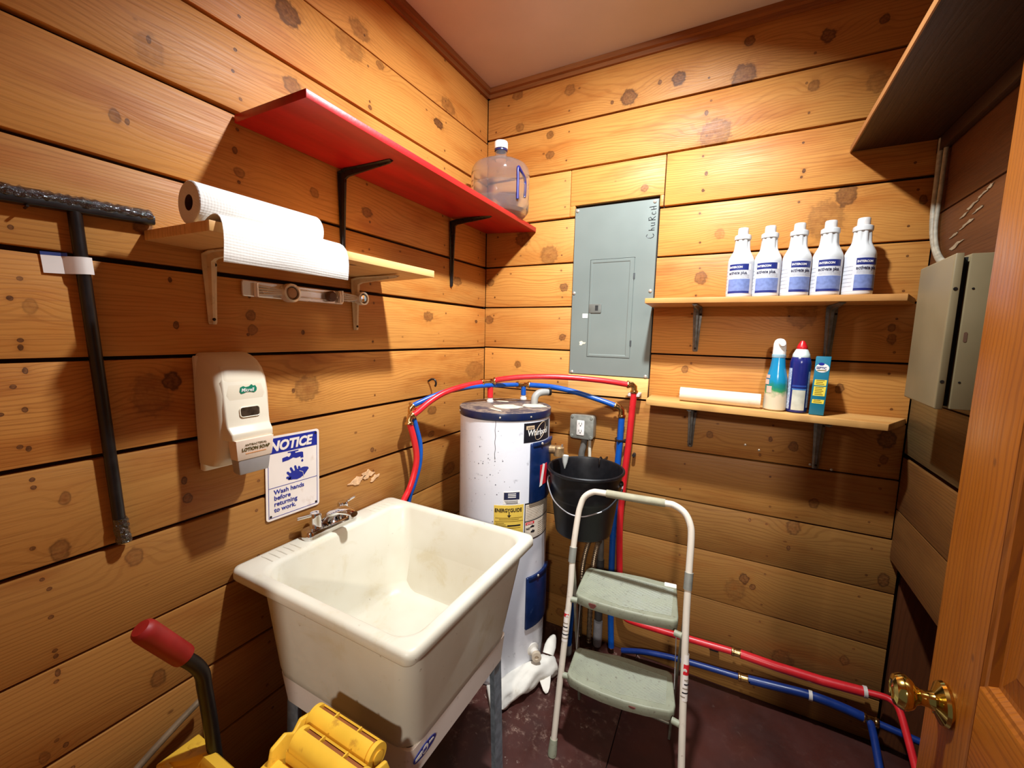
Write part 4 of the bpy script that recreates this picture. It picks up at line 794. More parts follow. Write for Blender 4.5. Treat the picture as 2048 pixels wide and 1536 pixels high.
for k_ in range(4): build('print_line', MB().patch((jx, jy), .1345, 225, 236, jz+.07+k_*.022, jz+.076+k_*.022, 6), pm('print_grey', (150, 134, 116), .6), jg)
# ------------------------------------------------------------------ paper towel
def quilt():
    k = NT('quilted_paper'); v = k.obj(); s_ = k.sep(v)
    a = k.math('SINE', k.math('MULTIPLY', k.math('ADD', s_[1], k.math('MULTIPLY', s_[2], 1.)), 520.)); b = k.math('SINE', k.math('MULTIPLY', k.math('SUBTRACT', s_[1], k.math('ADD', s_[2], s_[0])), 520.))
    k.put(k.b.inputs['Base Color'], k.mix(k.noise(v, 40., 3), lin((232, 228, 222)), lin((222, 216, 208))))
    k.b.inputs['Roughness'].default_value = .95; k.b.inputs['Specular IOR Level'].default_value = .1
    k.bump(k.math('ADD', k.math('MULTIPLY', k.math('MULTIPLY', a, b), .6), k.noise(v, 160., 3)), .35, .0012); return k.m
QP = quilt()
pt = thing('paper_towel', 'white paper towel roll lying on the pale shelf with a sheet hanging over its edge', 'paper towel', (.165, -1.30, 1.7415))
cx_, cz_ = .165, 1.7868
build('roll', MB().lathe([(.0165, -1.455), (.043, -1.455), (.0448, -1.4535), (.0448, -1.162), (.043, -1.160), (.0165, -1.160), (.0165, -1.455)], (cx_, 0, cz_), (0, 1, 0), 48, caps=False), QP, pt)
build('core', MB().lathe([(.0166, -1.4545), (.0166, -1.1605), (.0158, -1.1605), (.0158, -1.4545), (.0166, -1.4545)], (cx_, 0, cz_), (0, 1, 0), 32, caps=False), pm('core_cardboard', (92, 56, 34), .85), pt)
pro = [(.190, 1.7455), (.200, 1.7500), (.211, 1.7545), (.222, 1.7575), (.233, 1.7590), (.244, 1.7585), (.255, 1.7555), (.265, 1.749), (.273, 1.737), (.2775, 1.720), (.2785, 1.700), (.2765, 1.680), (.274, 1.661)]
sh = MB(); top, bot = [], []
NY = 14
for i in range(NY+1):
    f = i/NY
    for j, (a, b) in enumerate(pro):
        g = j/(len(pro)-1); y0_ = -1.443-.006*g; y1_ = -1.160+.014*min(1, g*1.5)
        y = y0_+(y1_-y0_)*f; wv = .003*sin(f*9+j*.5)*g+.005*(f**3)*g
        lift = .010*sin(pi*f)*(1 if 5 <= j <= 8 else .3 if j > 8 else 0)*.6
        top.append((a+wv, y, b+lift*.5)); 
n_ = len(pro)
vs = top+[(x-.0012, y, z-.0012) for x, y, z in top]; N_ = len(top)
fs = []
for i in range(NY):
    for j in range(n_-1):
        q = (i*n_+j, i*n_+j+1, (i+1)*n_+j+1, (i+1)*n_+j); fs.append(q); fs.append(tuple(reversed([k+N_ for k in q])))
for i in range(NY):
    for j in (0, n_-1): fs.append((i*n_+j, (i+1)*n_+j, (i+1)*n_+j+N_, i*n_+j+N_))
for j in range(n_-1):
    for i in (0, NY): fs.append((i*n_+j, i*n_+j+1, i*n_+j+1+N_, i*n_+j+N_))
build('sheet', MB().add(vs, fs), QP, pt, angle=80)

# ------------------------------------------------------------------ chrome tool holder
th = thing('tool_holder', 'chrome broom and mop holder rail under the pale shelf', 'holder', (.0, -1.05, 1.635))
BRC = pm('worn_chrome', (242, 234, 222), .25, .55, var=.03, scale=12)
build('rail', MB().rings([[(x, y, z) for y, z in rrect(.166, .0215*f, .006, 3, -1.100, 1.6365)] for x, f in ((.0025, 1), (.006, 1), (.0085, .9))]), BRC, th, angle=30)
build('rail', MB().rings([[(x, y, z) for y, z in rrect(.052, .013, .005, 3, -.892, 1.640)] for x in (.0025, .008)]), BRC, th, angle=30)
for z in (1.648, 1.6265): build('rib', MB().box((.008, -1.11, z-.002), (.011, -1.00, z+.002)), BRC, th, bevel=.0008)
for yh, yr, r_, z_ in ((-1.232, -1.137, .0265, 1.634), (-.945, -.868, .0225, 1.641)):
    hg = build('hinge', MB().tube([(.014, yh, z_-.019), (.014, yh, z_+.019)], .0065, 12), BRC, th)
    for dz in (-.012, -.004, .004, .012): build('arm', MB().tube([(.014, yh, z_+dz), (.020, (yh+yr)/2, z_+dz*.7), (.022, yr-.018, z_+dz*.45)], .0034, 8), BRC, th)
    rb = build('gripper_ring', MB().lathe([(r_*.74, .0), (r_, .0), (r_*1.04, .006), (r_*1.04, .020), (r_, .026), (r_*.78, .027), (r_*.72, .024), (r_*.72, .008), (.001, .008)], (.010, yr, z_), (1, 0, 0), 32), BRC, th)
    build('gripper_core', MB().lathe([(r_*.60, .008), (r_*.60, .022), (r_*.5, .025), (.001, .026)], (.010, yr, z_), (1, 0, 0), 24), pm('rubber_tan', (176, 134, 96), .5) if yr < -1 else CH, rb)
build('gripper_wheel', MB().lathe([(.001, .0), (.015, .0), (.017, .004), (.017, .016), (.012, .02), (.001, .02)], (.010, -.992, 1.6375), (1, 0, 0), 20), pm('rubber_brown', (96, 62, 44), .55), th)
build('spring_clip', MB().tube([(.014, -.955, 1.62), (.020, -.958, 1.638), (.014, -.955, 1.657)], .006, 10), BRC, th)

# ------------------------------------------------------------------ floor squeegee hung on the wall
sq = thing('squeegee', 'long black floor squeegee hanging upside down on the left wall with a paper tag', 'squeegee', (.03, -1.58, 1.045))
SQB = pm('squeegee_black', (22, 18, 18), .35, var=.3, spec=.5)
build('handle', MB().tube([(.0145, -1.588, 1.752), (.014, -1.5735, 1.40), (.0135, -1.5615, 1.085)], .0112, 16), SQB, sq)
build('head', MB().rings([[(.014+a, y, z0_+b) for a, b in rrect(.0125, .010, .004, 3)] for y, z0_ in ((-1.73, 1.752), (-1.60, 1.758), (-1.459, 1.764))]), SQB, sq, bevel=0)
build('rubber_blade', MB().hexa([(.011, -1.73, 1.755), (.017, -1.73, 1.755), (.017, -1.460, 1.766), (.011, -1.460, 1.766), (.013, -1.73, 1.774), (.016, -1.73, 1.774), (.016, -1.460, 1.782), (.013, -1.460, 1.782)]), SQB, sq)
def film_mat():
    k = NT('clear_film_wrap'); v = k.obj()
    k.b.inputs['Base Color'].default_value = (.34, .28, .25, 1); k.b.inputs['Roughness'].default_value = .10; k.b.inputs['Specular IOR Level'].default_value = 1.
    k.put(k.b.inputs['Base Color'], k.mix(k.rng(k.noise(v, 60., 4, .6), .45, .75), lin((15, 12, 12)), lin((40, 34, 30))))
    k.b.inputs['Coat Weight'].default_value = 1; k.b.inputs['Coat Roughness'].default_value = .08
    k.bump(k.noise(v, 140., 3, .6, .4), 1., .006); return k.m
FM = film_mat()
fl_ = MB(); R = []
for i in range(44):
    f = i/43; y = -1.735+.272*f; z = 1.762+.010*f
    R.append([(.0165+(.0135+random.uniform(-.003, .002))*cos(a), y, z+(.0125+random.uniform(-.003, .003))*sin(a)) for a in [2*pi*k/12 for k in range(12)]])
build('film_wrap', fl_.rings(R), FM, sq, angle=180)
R = []
for i in range(12):
    z = 1.098-.0052*i; R.append([(.0155+(.0135+random.uniform(-.002, .001))*cos(a), -1.5615+.004*(i/11)+(.0135+random.uniform(-.002, .002))*sin(a), z) for a in [2*pi*k/12 for k in range(12)]])
build('film_wrap', MB().rings(R), FM, sq, smooth=False)
build('threaded_tip', MB().tube([(.0145, -1.561+.0006*i*.5, 1.080-.0022*i) for i in range(19)], [.0115+.0018*(i % 2) for i in range(19)], 14), pm('threaded_tip_plastic', (72, 56, 44), .25, var=.2), sq)
tg = build('paper_tag', MB().rings([[(x+d, y, z) for d, y, z in ((0, y0, za), (0, y0+.002, zb), (.001, y0+.002, zb), (.001, y0, za))] for x, y0, za, zb in ((.0035, -1.639, 1.659, 1.625), (.005, -1.61, 1.6605, 1.6265), (.0185, -1.599, 1.6610, 1.627), (.0262, -1.5885, 1.6618, 1.6278), (.0262, -1.579, 1.6624, 1.6285), (.020, -1.570, 1.663, 1.629))]), pm('tag_paper', (232, 222, 214), .6, var=.03), sq)
build('tag_stripe', MB().rings([[(x+d, y0, z) for d, z in ((0, za), (0, za+.0065), (.001, za+.0065), (.001, za))] for x, y0, za in ((.0036, -1.6392, 1.6590), (.0051, -1.611, 1.6605), (.0125, -1.604, 1.6608))]), pm('tag_blue', (36, 56, 120), .5), tg)
build('nail', MB().tube([(.0, -1.652, 1.742), (.03, -1.655, 1.742)], .0022, 8), SCRD, wl)

# ------------------------------------------------------------------ soap dispenser
SO = pm('cream_dispenser_plastic', (230, 216, 190), .38, var=.02, scale=6, spec=.45); SO2 = pm('pale_dispenser_front', (233, 221, 197), .38, var=.02, scale=6)
sd = thing('soap_dispenser', 'cream wall soap dispenser with a grey push lever, partly over the notice sign', 'soap dispenser', (0, -1.327, 1.16))
yc = -1.3275
def dsec(z, d, hw, r, x0_=.002):
    out = [(x0_, yc-hw, z)]
    for q in range(6):
        a = radians(90*q/5); out.append((d-r+r*sin(a), yc-hw+r-r*cos(a), z))
    for q in range(6):
        a = radians(90-90*q/5); out.append((d-r+r*sin(a), yc+hw-r+r*cos(a), z))
    out.append((x0_, yc+hw, z)); return out
def dsec2(z, d, hw, r): return dsec(z, d, hw, min(r, d*.45))
cv = [dsec2(1.176, .060, .0625, .018), dsec2(1.178, .078, .064, .02), dsec2(1.20, .096, .065, .022), dsec2(1.24, .108, .0655, .024), dsec2(1.30, .1125, .066, .025), dsec2(1.36, .111, .066, .025), dsec2(1.40, .105, .0655, .026), dsec2(1.425, .095, .064, .028), dsec2(1.443, .080, .062, .03), dsec2(1.455, .058, .059, .026), dsec2(1.461, .035, .055, .016), dsec2(1.463, .015, .05, .006)]
build('cover', MB().rings(cv), SO, sd, angle=60)
build('back_plate', MB().rings([dsec(1.157, .016, .060, .006), dsec(1.160, .018, .063, .007), dsec(1.452, .016, .066, .007), dsec(1.455, .014, .064, .006)]), SO2, sd, angle=40)
fp = MB(); # raised brow round the window, stepping out to the lever
fp.rings([[(.0905, yc-.048, 1.432), (.0905, yc+.048, 1.432), (.080, yc+.050, 1.434), (.080, yc-.050, 1.434)], [(.1065, yc-.053, 1.392), (.1065, yc+.053, 1.392), (.090, yc+.062, 1.392), (.090, yc-.062, 1.392)], [(.1165, yc-.053, 1.300), (.1165, yc+.053, 1.300), (.090, yc+.062, 1.300), (.090, yc-.062, 1.300)], [(.1195, yc-.053, 1.282), (.1195, yc+.053, 1.282), (.090, yc+.062, 1.282), (.090, yc-.062, 1.282)], [(.134, yc-.051, 1.266), (.134, yc+.051, 1.266), (.090, yc+.060, 1.266), (.090, yc-.060, 1.266)], [(.134, yc-.051, 1.248), (.134, yc+.051, 1.248), (.090, yc+.060, 1.248), (.090, yc-.060, 1.248)]])
fb = build('front_brow', fp, SO2, sd, bevel=.003, angle=50)
NF = (Vector((-.10, 0, 1))).normalized()
wn = build('window', MB().prism(rrect(.0235, .0115, .006, 4), (.1138, yc+.004, 1.3155), (0, 1, 0), NF, 0, .0030), pm('window_dark', (66, 52, 40), .12, var=.4, scale=60), fb)
build('window_rim', MB().tube([Vector((.1168, yc+.004, 1.3155))+Vector((0, a, 0))+NF*b for a, b in rrect(.0245, .0125, .007, 4)], .0014, 6, closed=True), SO2, fb)
blob = [(-.022, -.004), (-.019, -.010), (-.012, -.009), (-.004, -.006), (.006, -.007), (.014, -.009), (.020, -.005), (.0215, .002), (.018, .009), (.013, .008), (.009, .012), (.002, .007), (-.006, .006), (-.012, .009), (-.019, .006)]
lg = build('logo', MB().prism(blob, (.1092, yc+.006, 1.372), (0, 1, 0), NF, 0, .0016), pm('logo_green', (18, 122, 92), .4), fb); lg['label'] = 'green logo patch'
lettering(lg, 'Micrell', Vector((.1113, yc-.0125, 1.3668)), (0, 1, 0), NF, .0125, WHT, shear=.25, bold=.0002, sx=.92)
LV = pm('grey_push_lever', (168, 162, 160), .4, var=.03)
lv = build('push_lever', MB().hexa([(.100, yc-.036, 1.160), (.1305, yc-.036, 1.158), (.1305, yc+.038, 1.158), (.100, yc+.038, 1.160), (.100, yc-.046, 1.244), (.1395, yc-.047, 1.244), (.1395, yc+.047, 1.244), (.100, yc+.046, 1.244)]), LV, sd, bevel=.004)
LN = Vector((.0090, 0, .086)).normalized()
lbp = build('lever_label', MB().hexa([(.105, yc-.0425, 1.198), (.1362, yc-.0425, 1.198), (.1362, yc+.0435, 1.198), (.105, yc+.0435, 1.198), (.105, yc-.0478, 1.250), (.1416, yc-.0478, 1.250), (.1416, yc+.0478, 1.250), (.105, yc+.0478, 1.250)]), pm('lever_label_cream', (240, 216, 192), .45, var=.02), lv, bevel=.0015)
lettering(lbp, 'ANTIBACTERIAL', Vector((.1404, yc-.026, 1.2335)), (0, 1, 0), LN, .0075, pm('print_olive_dark', (84, 74, 30), .5), depth=.0002)
lettering(lbp, 'LOTION SOAP', Vector((.1394, yc-.0335, 1.2210)), (0, 1, 0), LN, .0120, pm('print_olive_dark', (84, 74, 30), .5), bold=.0003, depth=.0002, sx=.90)
build('print_line', MB().prism(rrect(.026, .0012, .0004, 1), (.1378, yc+.002, 1.2135), (0, 1, 0), LN, 0, .0006), pm('print_orange', (214, 150, 100), .5), lbp)

# ------------------------------------------------------------------ notice sign
SB = pm('sign_blue', (28, 40, 140), .4, var=.06)
SW = pm('sign_white', (240, 226, 214), .42, var=.03, scale=10, dirt=(200, 170, 140), dirtamt=.05)
ns = thing('notice_sign', 'white and blue notice sign about washing hands, on the left wall by the tap', 'sign', (.002, -1.135, 1.075))
SX = Vector((0, 1, -.028)).normalized(); SY = Vector((0, .028, 1)).normalized(); SO_ = Vector((.0022, -1.1345, 1.0765))
W2, H2 = .0905, .1295
build('plate', MB().prism(rrect(W2, H2, .010, 4), SO_, SX, SY, 0, .0014), SW, ns)
P_ = lambda a, b, d=.0016: SO_+SX*a+SY*b+Vector((1, 0, 0))*d
def flat(name, poly, mat=SB, d=.0014, h=.0005, parent=ns): return build(name, MB().prism(poly, P_(0, 0, 0), SX, SY, d, d+h), mat, parent, smooth=False)
hdb = flat('header_band', [(-.083, .076), (.083, .076), (.083, .119), (.078, .123), (-.078, .123), (-.083, .119)])
lettering(hdb, 'NOTICE', P_(-.079, .0845, .0019), SX, SY, .041, SW, bold=.0018, shear=.22, sx=.93)
for a, b, c_, d_ in ((-.083, -.122, .083, -.1205), (-.083, -.1215, -.0815, .08), (.0815, -.1215, .083, .08), (-.083, -.030, .083, -.0285)): flat('rule', [(a, b), (c_, b), (c_, d_), (a, d_)])
tap = [(a, b+.0125) for a, b in [(-.034, .044), (-.018, .047), (-.012, .043), (-.006, .049), (-.006, .056), (-.016, .057), (-.016, .060), (.020, .060), (.020, .057), (.008, .056), (.010, .052), (.030, .052), (.036, .050), (.037, .032), (.027, .032), (.027, .037), (.012, .035), (.002, .039), (-.014, .034), (-.034, .032)]]
flat('tap_symbol', [(a-.004, b) for a, b in tap])
flat('drop_symbol', [(.029, .041), (.033, .035), (.031, .031), (.027, .031), (.025, .035)])
hand = [(-.020, -.010), (-.008, -.018), (.010, -.022), (.022, -.020), (.036, -.013), (.052, .004), (.048, .010), (.036, .013), (.028, .013), (.022, .010), (.016, .012), (.000, .008), (-.012, .004)]
hs_ = flat('hands_symbol', hand)
for a, b, l_, an_ in ((-.018, -.010, .014, 165), (-.014, -.001, .020, 132), (-.004, .005, .024, 116), (.008, .008, .023, 106), (.020, .009, .017, 112), (-.014, -.014, .012, 178)):
    ca, sa = cos(radians(an_)), sin(radians(an_))
    poly = [(a-ca*.008+x*ca-y*sa, b-sa*.008+x*sa+y*ca) for x, y in [(0, -.0042), (l_, -.0036), (l_+.003, 0), (l_, .0036), (0, .0042)]]
    f_ = flat('finger', poly, d=.0015, parent=hs_)
build('hand_line', MB().tube([P_(.018, .004, .0024), P_(.030, -.002, .0024), P_(.033, -.019, .0024)], .0008, 5), SW, hs_)
for i, tx in enumerate(('Wash hands', 'before', 'returning', 'to work.')):
    lettering(ns, tx, P_(-.066, -.0505-.0185*i, .0016), SX, SY, .0195, SB, bold=.0003, sx=1.04)
for a, b in ((.077, .1165), (-.0765, -.1165), (.0775, -.1165), (-.0765, .1165)): build('screw', MB().lathe([(.0038, 0), (.0035, .0012), (.0015, .0018)], P_(a, b, .0014), (1, 0, 0), 10), SCRD, ns)

# ------------------------------------------------------------------ five white bottles
WB = pm('white_bottle_plastic', (214, 214, 212), .36, var=.02, scale=12); LNV = pm('label_navy', (28, 40, 112), .45, var=.06); LBU = pm('label_slate_blue', (112, 128, 178), .5, var=.12, scale=90); LGR = pm('label_grey_text', (178, 178, 184), .6, var=.12, scale=200)
BZ = 1.6835
def make_bottle(loc):
    t_ = thing('spray_bottle', 'white disinfectant bottle', 'bottle', loc, 'white bottles on the upper back shelf'); x, y, z = loc; c2 = (x, y)
    n_ = 40; pf_ = [(.040, .001), (.0432, .004), (.0436, .010), (.0436, .132), (.0432, .139), (.0405, .148), (.0335, .163), (.0288, .173), (.0272, .182), (.0252, .213), (.0250, .216)]
    R_ = []
    for r_, h_ in pf_:
        rib = .0032 if .172 < h_ < .214 else 0
        R_.append([(x+(r_-(rib if k % 5 < 2 else 0))*cos(2*pi*k/n_), y+(r_-(rib if k % 5 < 2 else 0))*sin(2*pi*k/n_), z+h_) for k in range(n_)])
    bo = build('body', MB().rings(R_), WB, t_, angle=50)
    build('collar', MB().lathe([(.0255, .213), (.0278, .215), (.0282, .222), (.0278, .229), (.0235, .232), (.0175, .2325)], (x, y, z), seg=28), WB, t_)
    build('cap', MB().lathe([(.0178, .231), (.0183, .233), (.0176, .2545), (.0162, .2575), (.001, .258)], (x, y, z), seg=28), pm('bottle_cap_white', (222, 216, 210), .4), t_)
    lb_ = build('label', MB().patch(c2, .0440, -212, 10, z+.014, z+.130, 26), pm('bottle_label', (208, 208, 212), .5, var=.04, scale=60), t_, fix=False)
    build('label_header', MB().patch(c2, .0443, -142, -52, z+.100, z+.122, 14), LNV, lb_, fix=False)
    build('label_box', MB().patch(c2, .0442, -51, -38, z+.100, z+.122, 4), WHT, lb_, fix=False)
    build('label_panel', MB().patch(c2, .0443, -144, -40, z+.024, z+.068, 14), LBU, lb_, fix=False)
    build('label_foot', MB().patch(c2, .0444, -144, -40, z+.016, z+.024, 14), LNV, lb_, fix=False)
    for k in range(3): build('print_line', MB().patch(c2, .0443, -138, -46, z+.0715+k*.0045, z+.0740+k*.0045, 10), LGR, lb_, fix=False)
    for k in range(6): build('print_line', MB().patch(c2, .0443, -205, -152, z+.030+k*.013, z+.0325+k*.013, 8), LGR, lb_, fix=False)
    lettering(lb_, 'INTERCON', (0, 0, z+.1075), (1, 0, 0), (0, 0, 1), .0098, WHT, bold=.0003, depth=.0002, wrap=(c2, .0444, -139), sx=.92)
    lettering(lb_, 'activate plus.', (0, 0, z+.0850), (1, 0, 0), (0, 0, 1), .0160, pm('print_charcoal', (48, 46, 70), .5), bold=.0004, depth=.0002, wrap=(c2, .0442, -141), sx=.78)
    return t_
WH = ('leftmost', 'second from the left', 'middle', 'second from the right', 'rightmost')
first = None
for i, (x, yaw, y) in enumerate(((1.197, -1, -.108), (1.284, 3, -.106), (1.373, 27, -.108), (1.4625, 12, -.106), (1.552, 31, -.104))):
    lab_ = 'white disinfectant bottle, %s of five on the upper back shelf' % WH[i]
    if first is None:
        first = make_bottle((x, y, BZ)); first['label'] = lab_; b_ = first
    else: b_ = copy_thing(first, (x, y, BZ), lab_)
    b_.rotation_euler = (0, 0, radians(yaw))

# ------------------------------------------------------------------ things on the lower back shelf
def sh_z(x): return 1.2785-(x-.9)*.0165
t = thing('cardboard_tube', 'white paper tube lying on the lower back shelf', 'tube', (1.16, -.12, sh_z(1.16)))
za, zb = sh_z(1.02)+.0275, sh_z(1.30)+.0275
build('tube', MB().tube([(1.017, -.125, za), (1.30, -.125, zb)], .027, 26, caps=False), pm('tube_white_paper', (222, 211, 188), .8, var=.03, scale=20, dirt=(200, 180, 150), dirtamt=.1), t)
build('tube_lining', MB().tube([(1.0172, -.125, za), (1.2998, -.125, zb)], .0235, 26, caps=False), pm('core_cardboard', (92, 56, 34), .85), t)
build('tube_end', MB().lathe([(.0235, 0), (.027, 0), (.027, .001), (.0235, .001)], (1.017, -.125, za), (1, 0, -.0165), 26, caps=False), pm('tube_white_paper', (240, 228, 202), .8), t)
def zramp(name, stops, rough=.25, noise=.25, nsc=30.):
    k = NT(name); v = k.obj(); z = k.sep(v)[2]
    zz = k.math('ADD', z, k.math('MULTIPLY', k.math('SUBTRACT', k.noise(v, nsc, 3), .5), noise*.1))
    r_ = k.n('ShaderNodeValToRGB'); k.put(r_.inputs[0], k.math('MULTIPLY', zz, 4.)); r_.color_ramp.interpolation = 'LINEAR'
    e = r_.color_ramp.elements
    e[0].position = stops[0][0]*4; e[0].color = lin(stops[0][1]); e[1].position = stops[1][0]*4; e[1].color = lin(stops[1][1])
    for p, c_ in stops[2:]:
        q = e.new(p*4); q.color = lin(c_)
    k.put(k.b.inputs['Base Color'], r_.outputs[0]); k.b.inputs['Roughness'].default_value = rough; return k.m
ox, oy = 1.346, -.122; oz = sh_z(ox)
sb = thing('cleaner_bottle', 'teal spray cleaner bottle with white nozzle on the lower back shelf', 'bottle', (ox, oy, oz))
build('body', MB().lathe([(.001, .001), (.032, .001), (.0365, .005), (.037, .02), (.0345, .10), (.0335, .118), (.030, .135), (.0245, .160), (.0215, .188), (.0205, .196)], (ox, oy, oz), seg=36), zramp('cleaner_wrap', [(.0, (206, 196, 168)), (.055, (218, 196, 164)), (.072, (64, 140, 84)), (.092, (28, 126, 112)), (.11, (22, 132, 172)), (.20, (18, 124, 170))], .2, .5, 40.), sb)
build('collar', MB().lathe([(.0215, .194), (.0225, .196), (.0222, .206), (.019, .208)], (ox, oy, oz), seg=26), pm('collar_clear', (150, 182, 196), .3), sb)
hd_ = build('spray_head', MB().lathe([(.0205, .206), (.0212, .21), (.0205, .236), (.0195, .247), (.0165, .256), (.010, .262), (.001, .264)], (ox, oy, oz), seg=26), pm('white_cap', (242, 236, 228), .4), sb)
build('nozzle', MB().lathe([(.0115, 0), (.0115, .012), (.0095, .016), (.003, .0165)], (ox+.004, oy-.014, oz+.246), (.15, -1, .05), 18), MATS['white_cap'], hd_)
PNK = pm('shell_pink', (222, 178, 160), .4, var=.1)
for a, z_, r_ in ((-150, .105, .009), (-148, .125, .006), (-132, .078, .012), (-95, .038, .010)):
    Rr = .0352 if z_ < .11 else .034
    build('printed_shell', MB().patch((ox, oy), Rr+.0008, a-16, a+16, oz+z_-r_, oz+z_+r_, 6), PNK, sb, fix=False)
ox, oy = 1.4145, -.118; oz = sh_z(ox)
cn = thing('aerosol_can', 'navy blue aerosol can with white shoulder and red nozzle, on the lower back shelf', 'can', (ox, oy, oz))
cb = build('can', MB().lathe([(.028, .001), (.0315, .002), (.0325, .006), (.0325, .176), (.0322, .182), (.029, .196), (.0265, .200)], (ox, oy, oz), seg=36), pm('can_navy', (26, 34, 104), .22, var=.08, spec=.6), cn)
build('shoulder', MB().lathe([(.0268, .199), (.0275, .201), (.0262, .210), (.019, .226), (.0165, .229)], (ox, oy, oz), seg=28), pm('can_white_shoulder', (206, 216, 210), .35), cn)
build('nozzle', MB().lathe([(.0165, .228), (.0175, .230), (.0160, .238), (.0085, .254), (.006, .258), (.001, .259)], (ox, oy, oz), seg=22), pm('can_red_nozzle', (196, 24, 30), .35), cn)
build('label_arc', MB().patch((ox, oy), .0328, -126, -52, oz+.010, oz+.083, 12), pm('can_grey_field', (196, 194, 176), .4, var=.1, scale=40), cb, fix=False)
build('label_band', MB().patch((ox, oy), .0331, -130, -50, oz+.083, oz+.088, 12), pm('can_band_blue', (70, 120, 180), .3), cb, fix=False)
build('label_band', MB().patch((ox, oy), .0331, -130, -50, oz+.094, oz+.100, 12), pm('can_band_mid', (44, 72, 150), .3), cb, fix=False)
build('label_side', MB().patch((ox, oy), .0328, -178, -140, oz+.012, oz+.160, 8), pm('can_side_print', (178, 186, 204), .4, var=.3, scale=160), cb, fix=False)
build('label_side', MB().patch((ox, oy), .0328, -40, -16, oz+.02, oz+.150, 8), pm('can_side_print', (178, 186, 204), .4, var=.3, scale=160), cb, fix=False)
ox, oy = 1.4725, -.125; oz = sh_z(1.49)
TEAL = pm('box_teal', (18, 112, 138), .42, var=.05)
bxx = thing('septic_box', 'narrow teal carton with yellow panels and the word SEPTIC, right on the lower back shelf', 'box', (ox, oy, oz))
ra = radians(24); bxd = Vector((cos(ra), sin(ra), 0)).normalized(); bf = Vector((0.0, 0, 1))
fx_ = Vector((.985, -.17, 0)).normalized(); fyb = Vector((-fx_.y, fx_.x, 0))
cO = Vector((1.4495, -.148, oz+.001))
def bxp(a, b, c_): return cO+fx_*a+fyb*b+Vector((0, 0, c_))+Vector((.0045, 0, 0))*(c_/.2)
build('carton', MB().hexa([bxp(0, 0, 0), bxp(.043, 0, 0), bxp(.043, .078, 0), bxp(0, .078, 0), bxp(0, 0, .205), bxp(.043, 0, .205), bxp(.043, .078, .205), bxp(0, .078, .205)]), TEAL, bxx, bevel=.0012)
YL = pm('box_yellow', (236, 212, 72), .45, var=.04)
bu = Vector((.0045, 0, .2)).normalized()
for z_, h_ in ((.105, .020), (.068, .033), (.041, .014)):
    yb_ = build('yellow_panel', MB().prism([(.0025, 0), (.0365, 0), (.0375, h_), (.0035, h_)], bxp(0, 0, z_)+Vector((.002, 0, 0)), fx_, bu, 0, .0008), YL, bxx)
    for k in range(int(h_/.0062)): build('print_line', MB().prism([(.007, 0), (.031-.004*(k % 2), 0), (.031-.004*(k % 2), .0022), (.007, .0022)], bxp(0, 0, z_+.004+k*.0062)+Vector((.002, 0, 0)), fx_, bu, .0008, .0012), pm('print_olive', (120, 96, 30), .5), yb_)
ov = build('oval_badge', MB().prism([(.0195*cos(a)+.0215, .0155*sin(a)) for a in [2*pi*k/24 for k in range(24)]], bxp(0, 0, .166), fx_, bu, 0, .0008), WHT, bxx)
lettering(ov, 'SEPTIC', bxp(.0045, -.0010, .1625), fx_, bu, .0112, LNV, bold=.0003, depth=.0002, sx=.86)
build('badge_crest', MB().prism([(.0085*cos(a)+.018, .005*sin(a)) for a in [2*pi*k/16 for k in range(16)]], bxp(0, 0, .180), fx_, bu, .0006, .0014), SB, ov)
build('badge_foot', MB().prism([(.008, 0), (.034, 0), (.034, .003), (.008, .003)], bxp(0, 0, .156), fx_, bu, .0006, .0012), pm('print_olive', (120, 96, 30), .5), ov)

# ------------------------------------------------------------------ metal box and cables on the right wall
BG = pm('beige_box_enamel', (128, 113, 82), .45, .05, var=.05, scale=8)
eb = thing('electrical_box', 'beige metal electrical box with a gapped cover on the right wall', 'electrical box', (1.757, -.42, 1.37))
build('cover', MB().rings([[(x, y, z) for y, z in ((-.536+i_, 1.366+i_), (-.322-i_, 1.372+i_), (-.322-i_, 1.738-i_), (-.536+i_, 1.744-i_))] for x, i_ in ((1.6665, 0), (1.652, 0), (1.650, .003))]), BG, eb, bevel=.0015, angle=30)
build('case', MB().box((1.679, -.534, 1.368), (1.757, -.324, 1.742)), BG, eb, bevel=.002, angle=30)
build('gap_core', MB().box((1.664, -.520, 1.374), (1.682, -.335, 1.736)), pm('box_inside_black', (14, 12, 12), .8), eb)
for x, z in ((1.6585, 1.66), (1.6585, 1.435)): build('screw_hole', MB().lathe([(.0042, 0), (.0042, .0006)], (x, -.5360, z), (0, -1, 0), 12), BLK, eb)
for x, z in ((1.690, 1.66), (1.690, 1.435)): build('screw_hole', MB().lathe([(.0026, 0), (.0026, .0006)], (x, -.5340, z), (0, -1, 0), 12), BLK, eb)
build('knockout_slot', MB().prism(rrect(.0032, .012, .0028, 3), (1.6885, -.534, 1.545), (1, 0, 0), (0, 0, 1), 0, .0006), pm('slot_brown', (96, 66, 46), .7), eb)
cbm = pm('grey_cable', (160, 152, 132), .55, var=.2, scale=60)
ct = thing('cable', 'grey cables running down the right corner into the beige electrical box', 'cable', (1.745, -.05, 1.76))
build('cable', MB().tube(bez([(1.742, -.026, 2.19), (1.744, -.026, 2.05), (1.742, -.040, 1.93), (1.744, -.075, 1.84), (1.742, -.16, 1.775), (1.735, -.30, 1.752), (1.725, -.36, 1.748), (1.722, -.38, 1.742)], 40), .0085, 10), cbm, ct)
build('cable', MB().tube(bez([(1.748, -.052, 2.19), (1.747, -.055, 2.0), (1.745, -.06, 1.9), (1.746, -.10, 1.82), (1.744, -.20, 1.768), (1.735, -.38, 1.756), (1.728, -.42, 1.742)], 36), .0065, 10), cbm, ct)

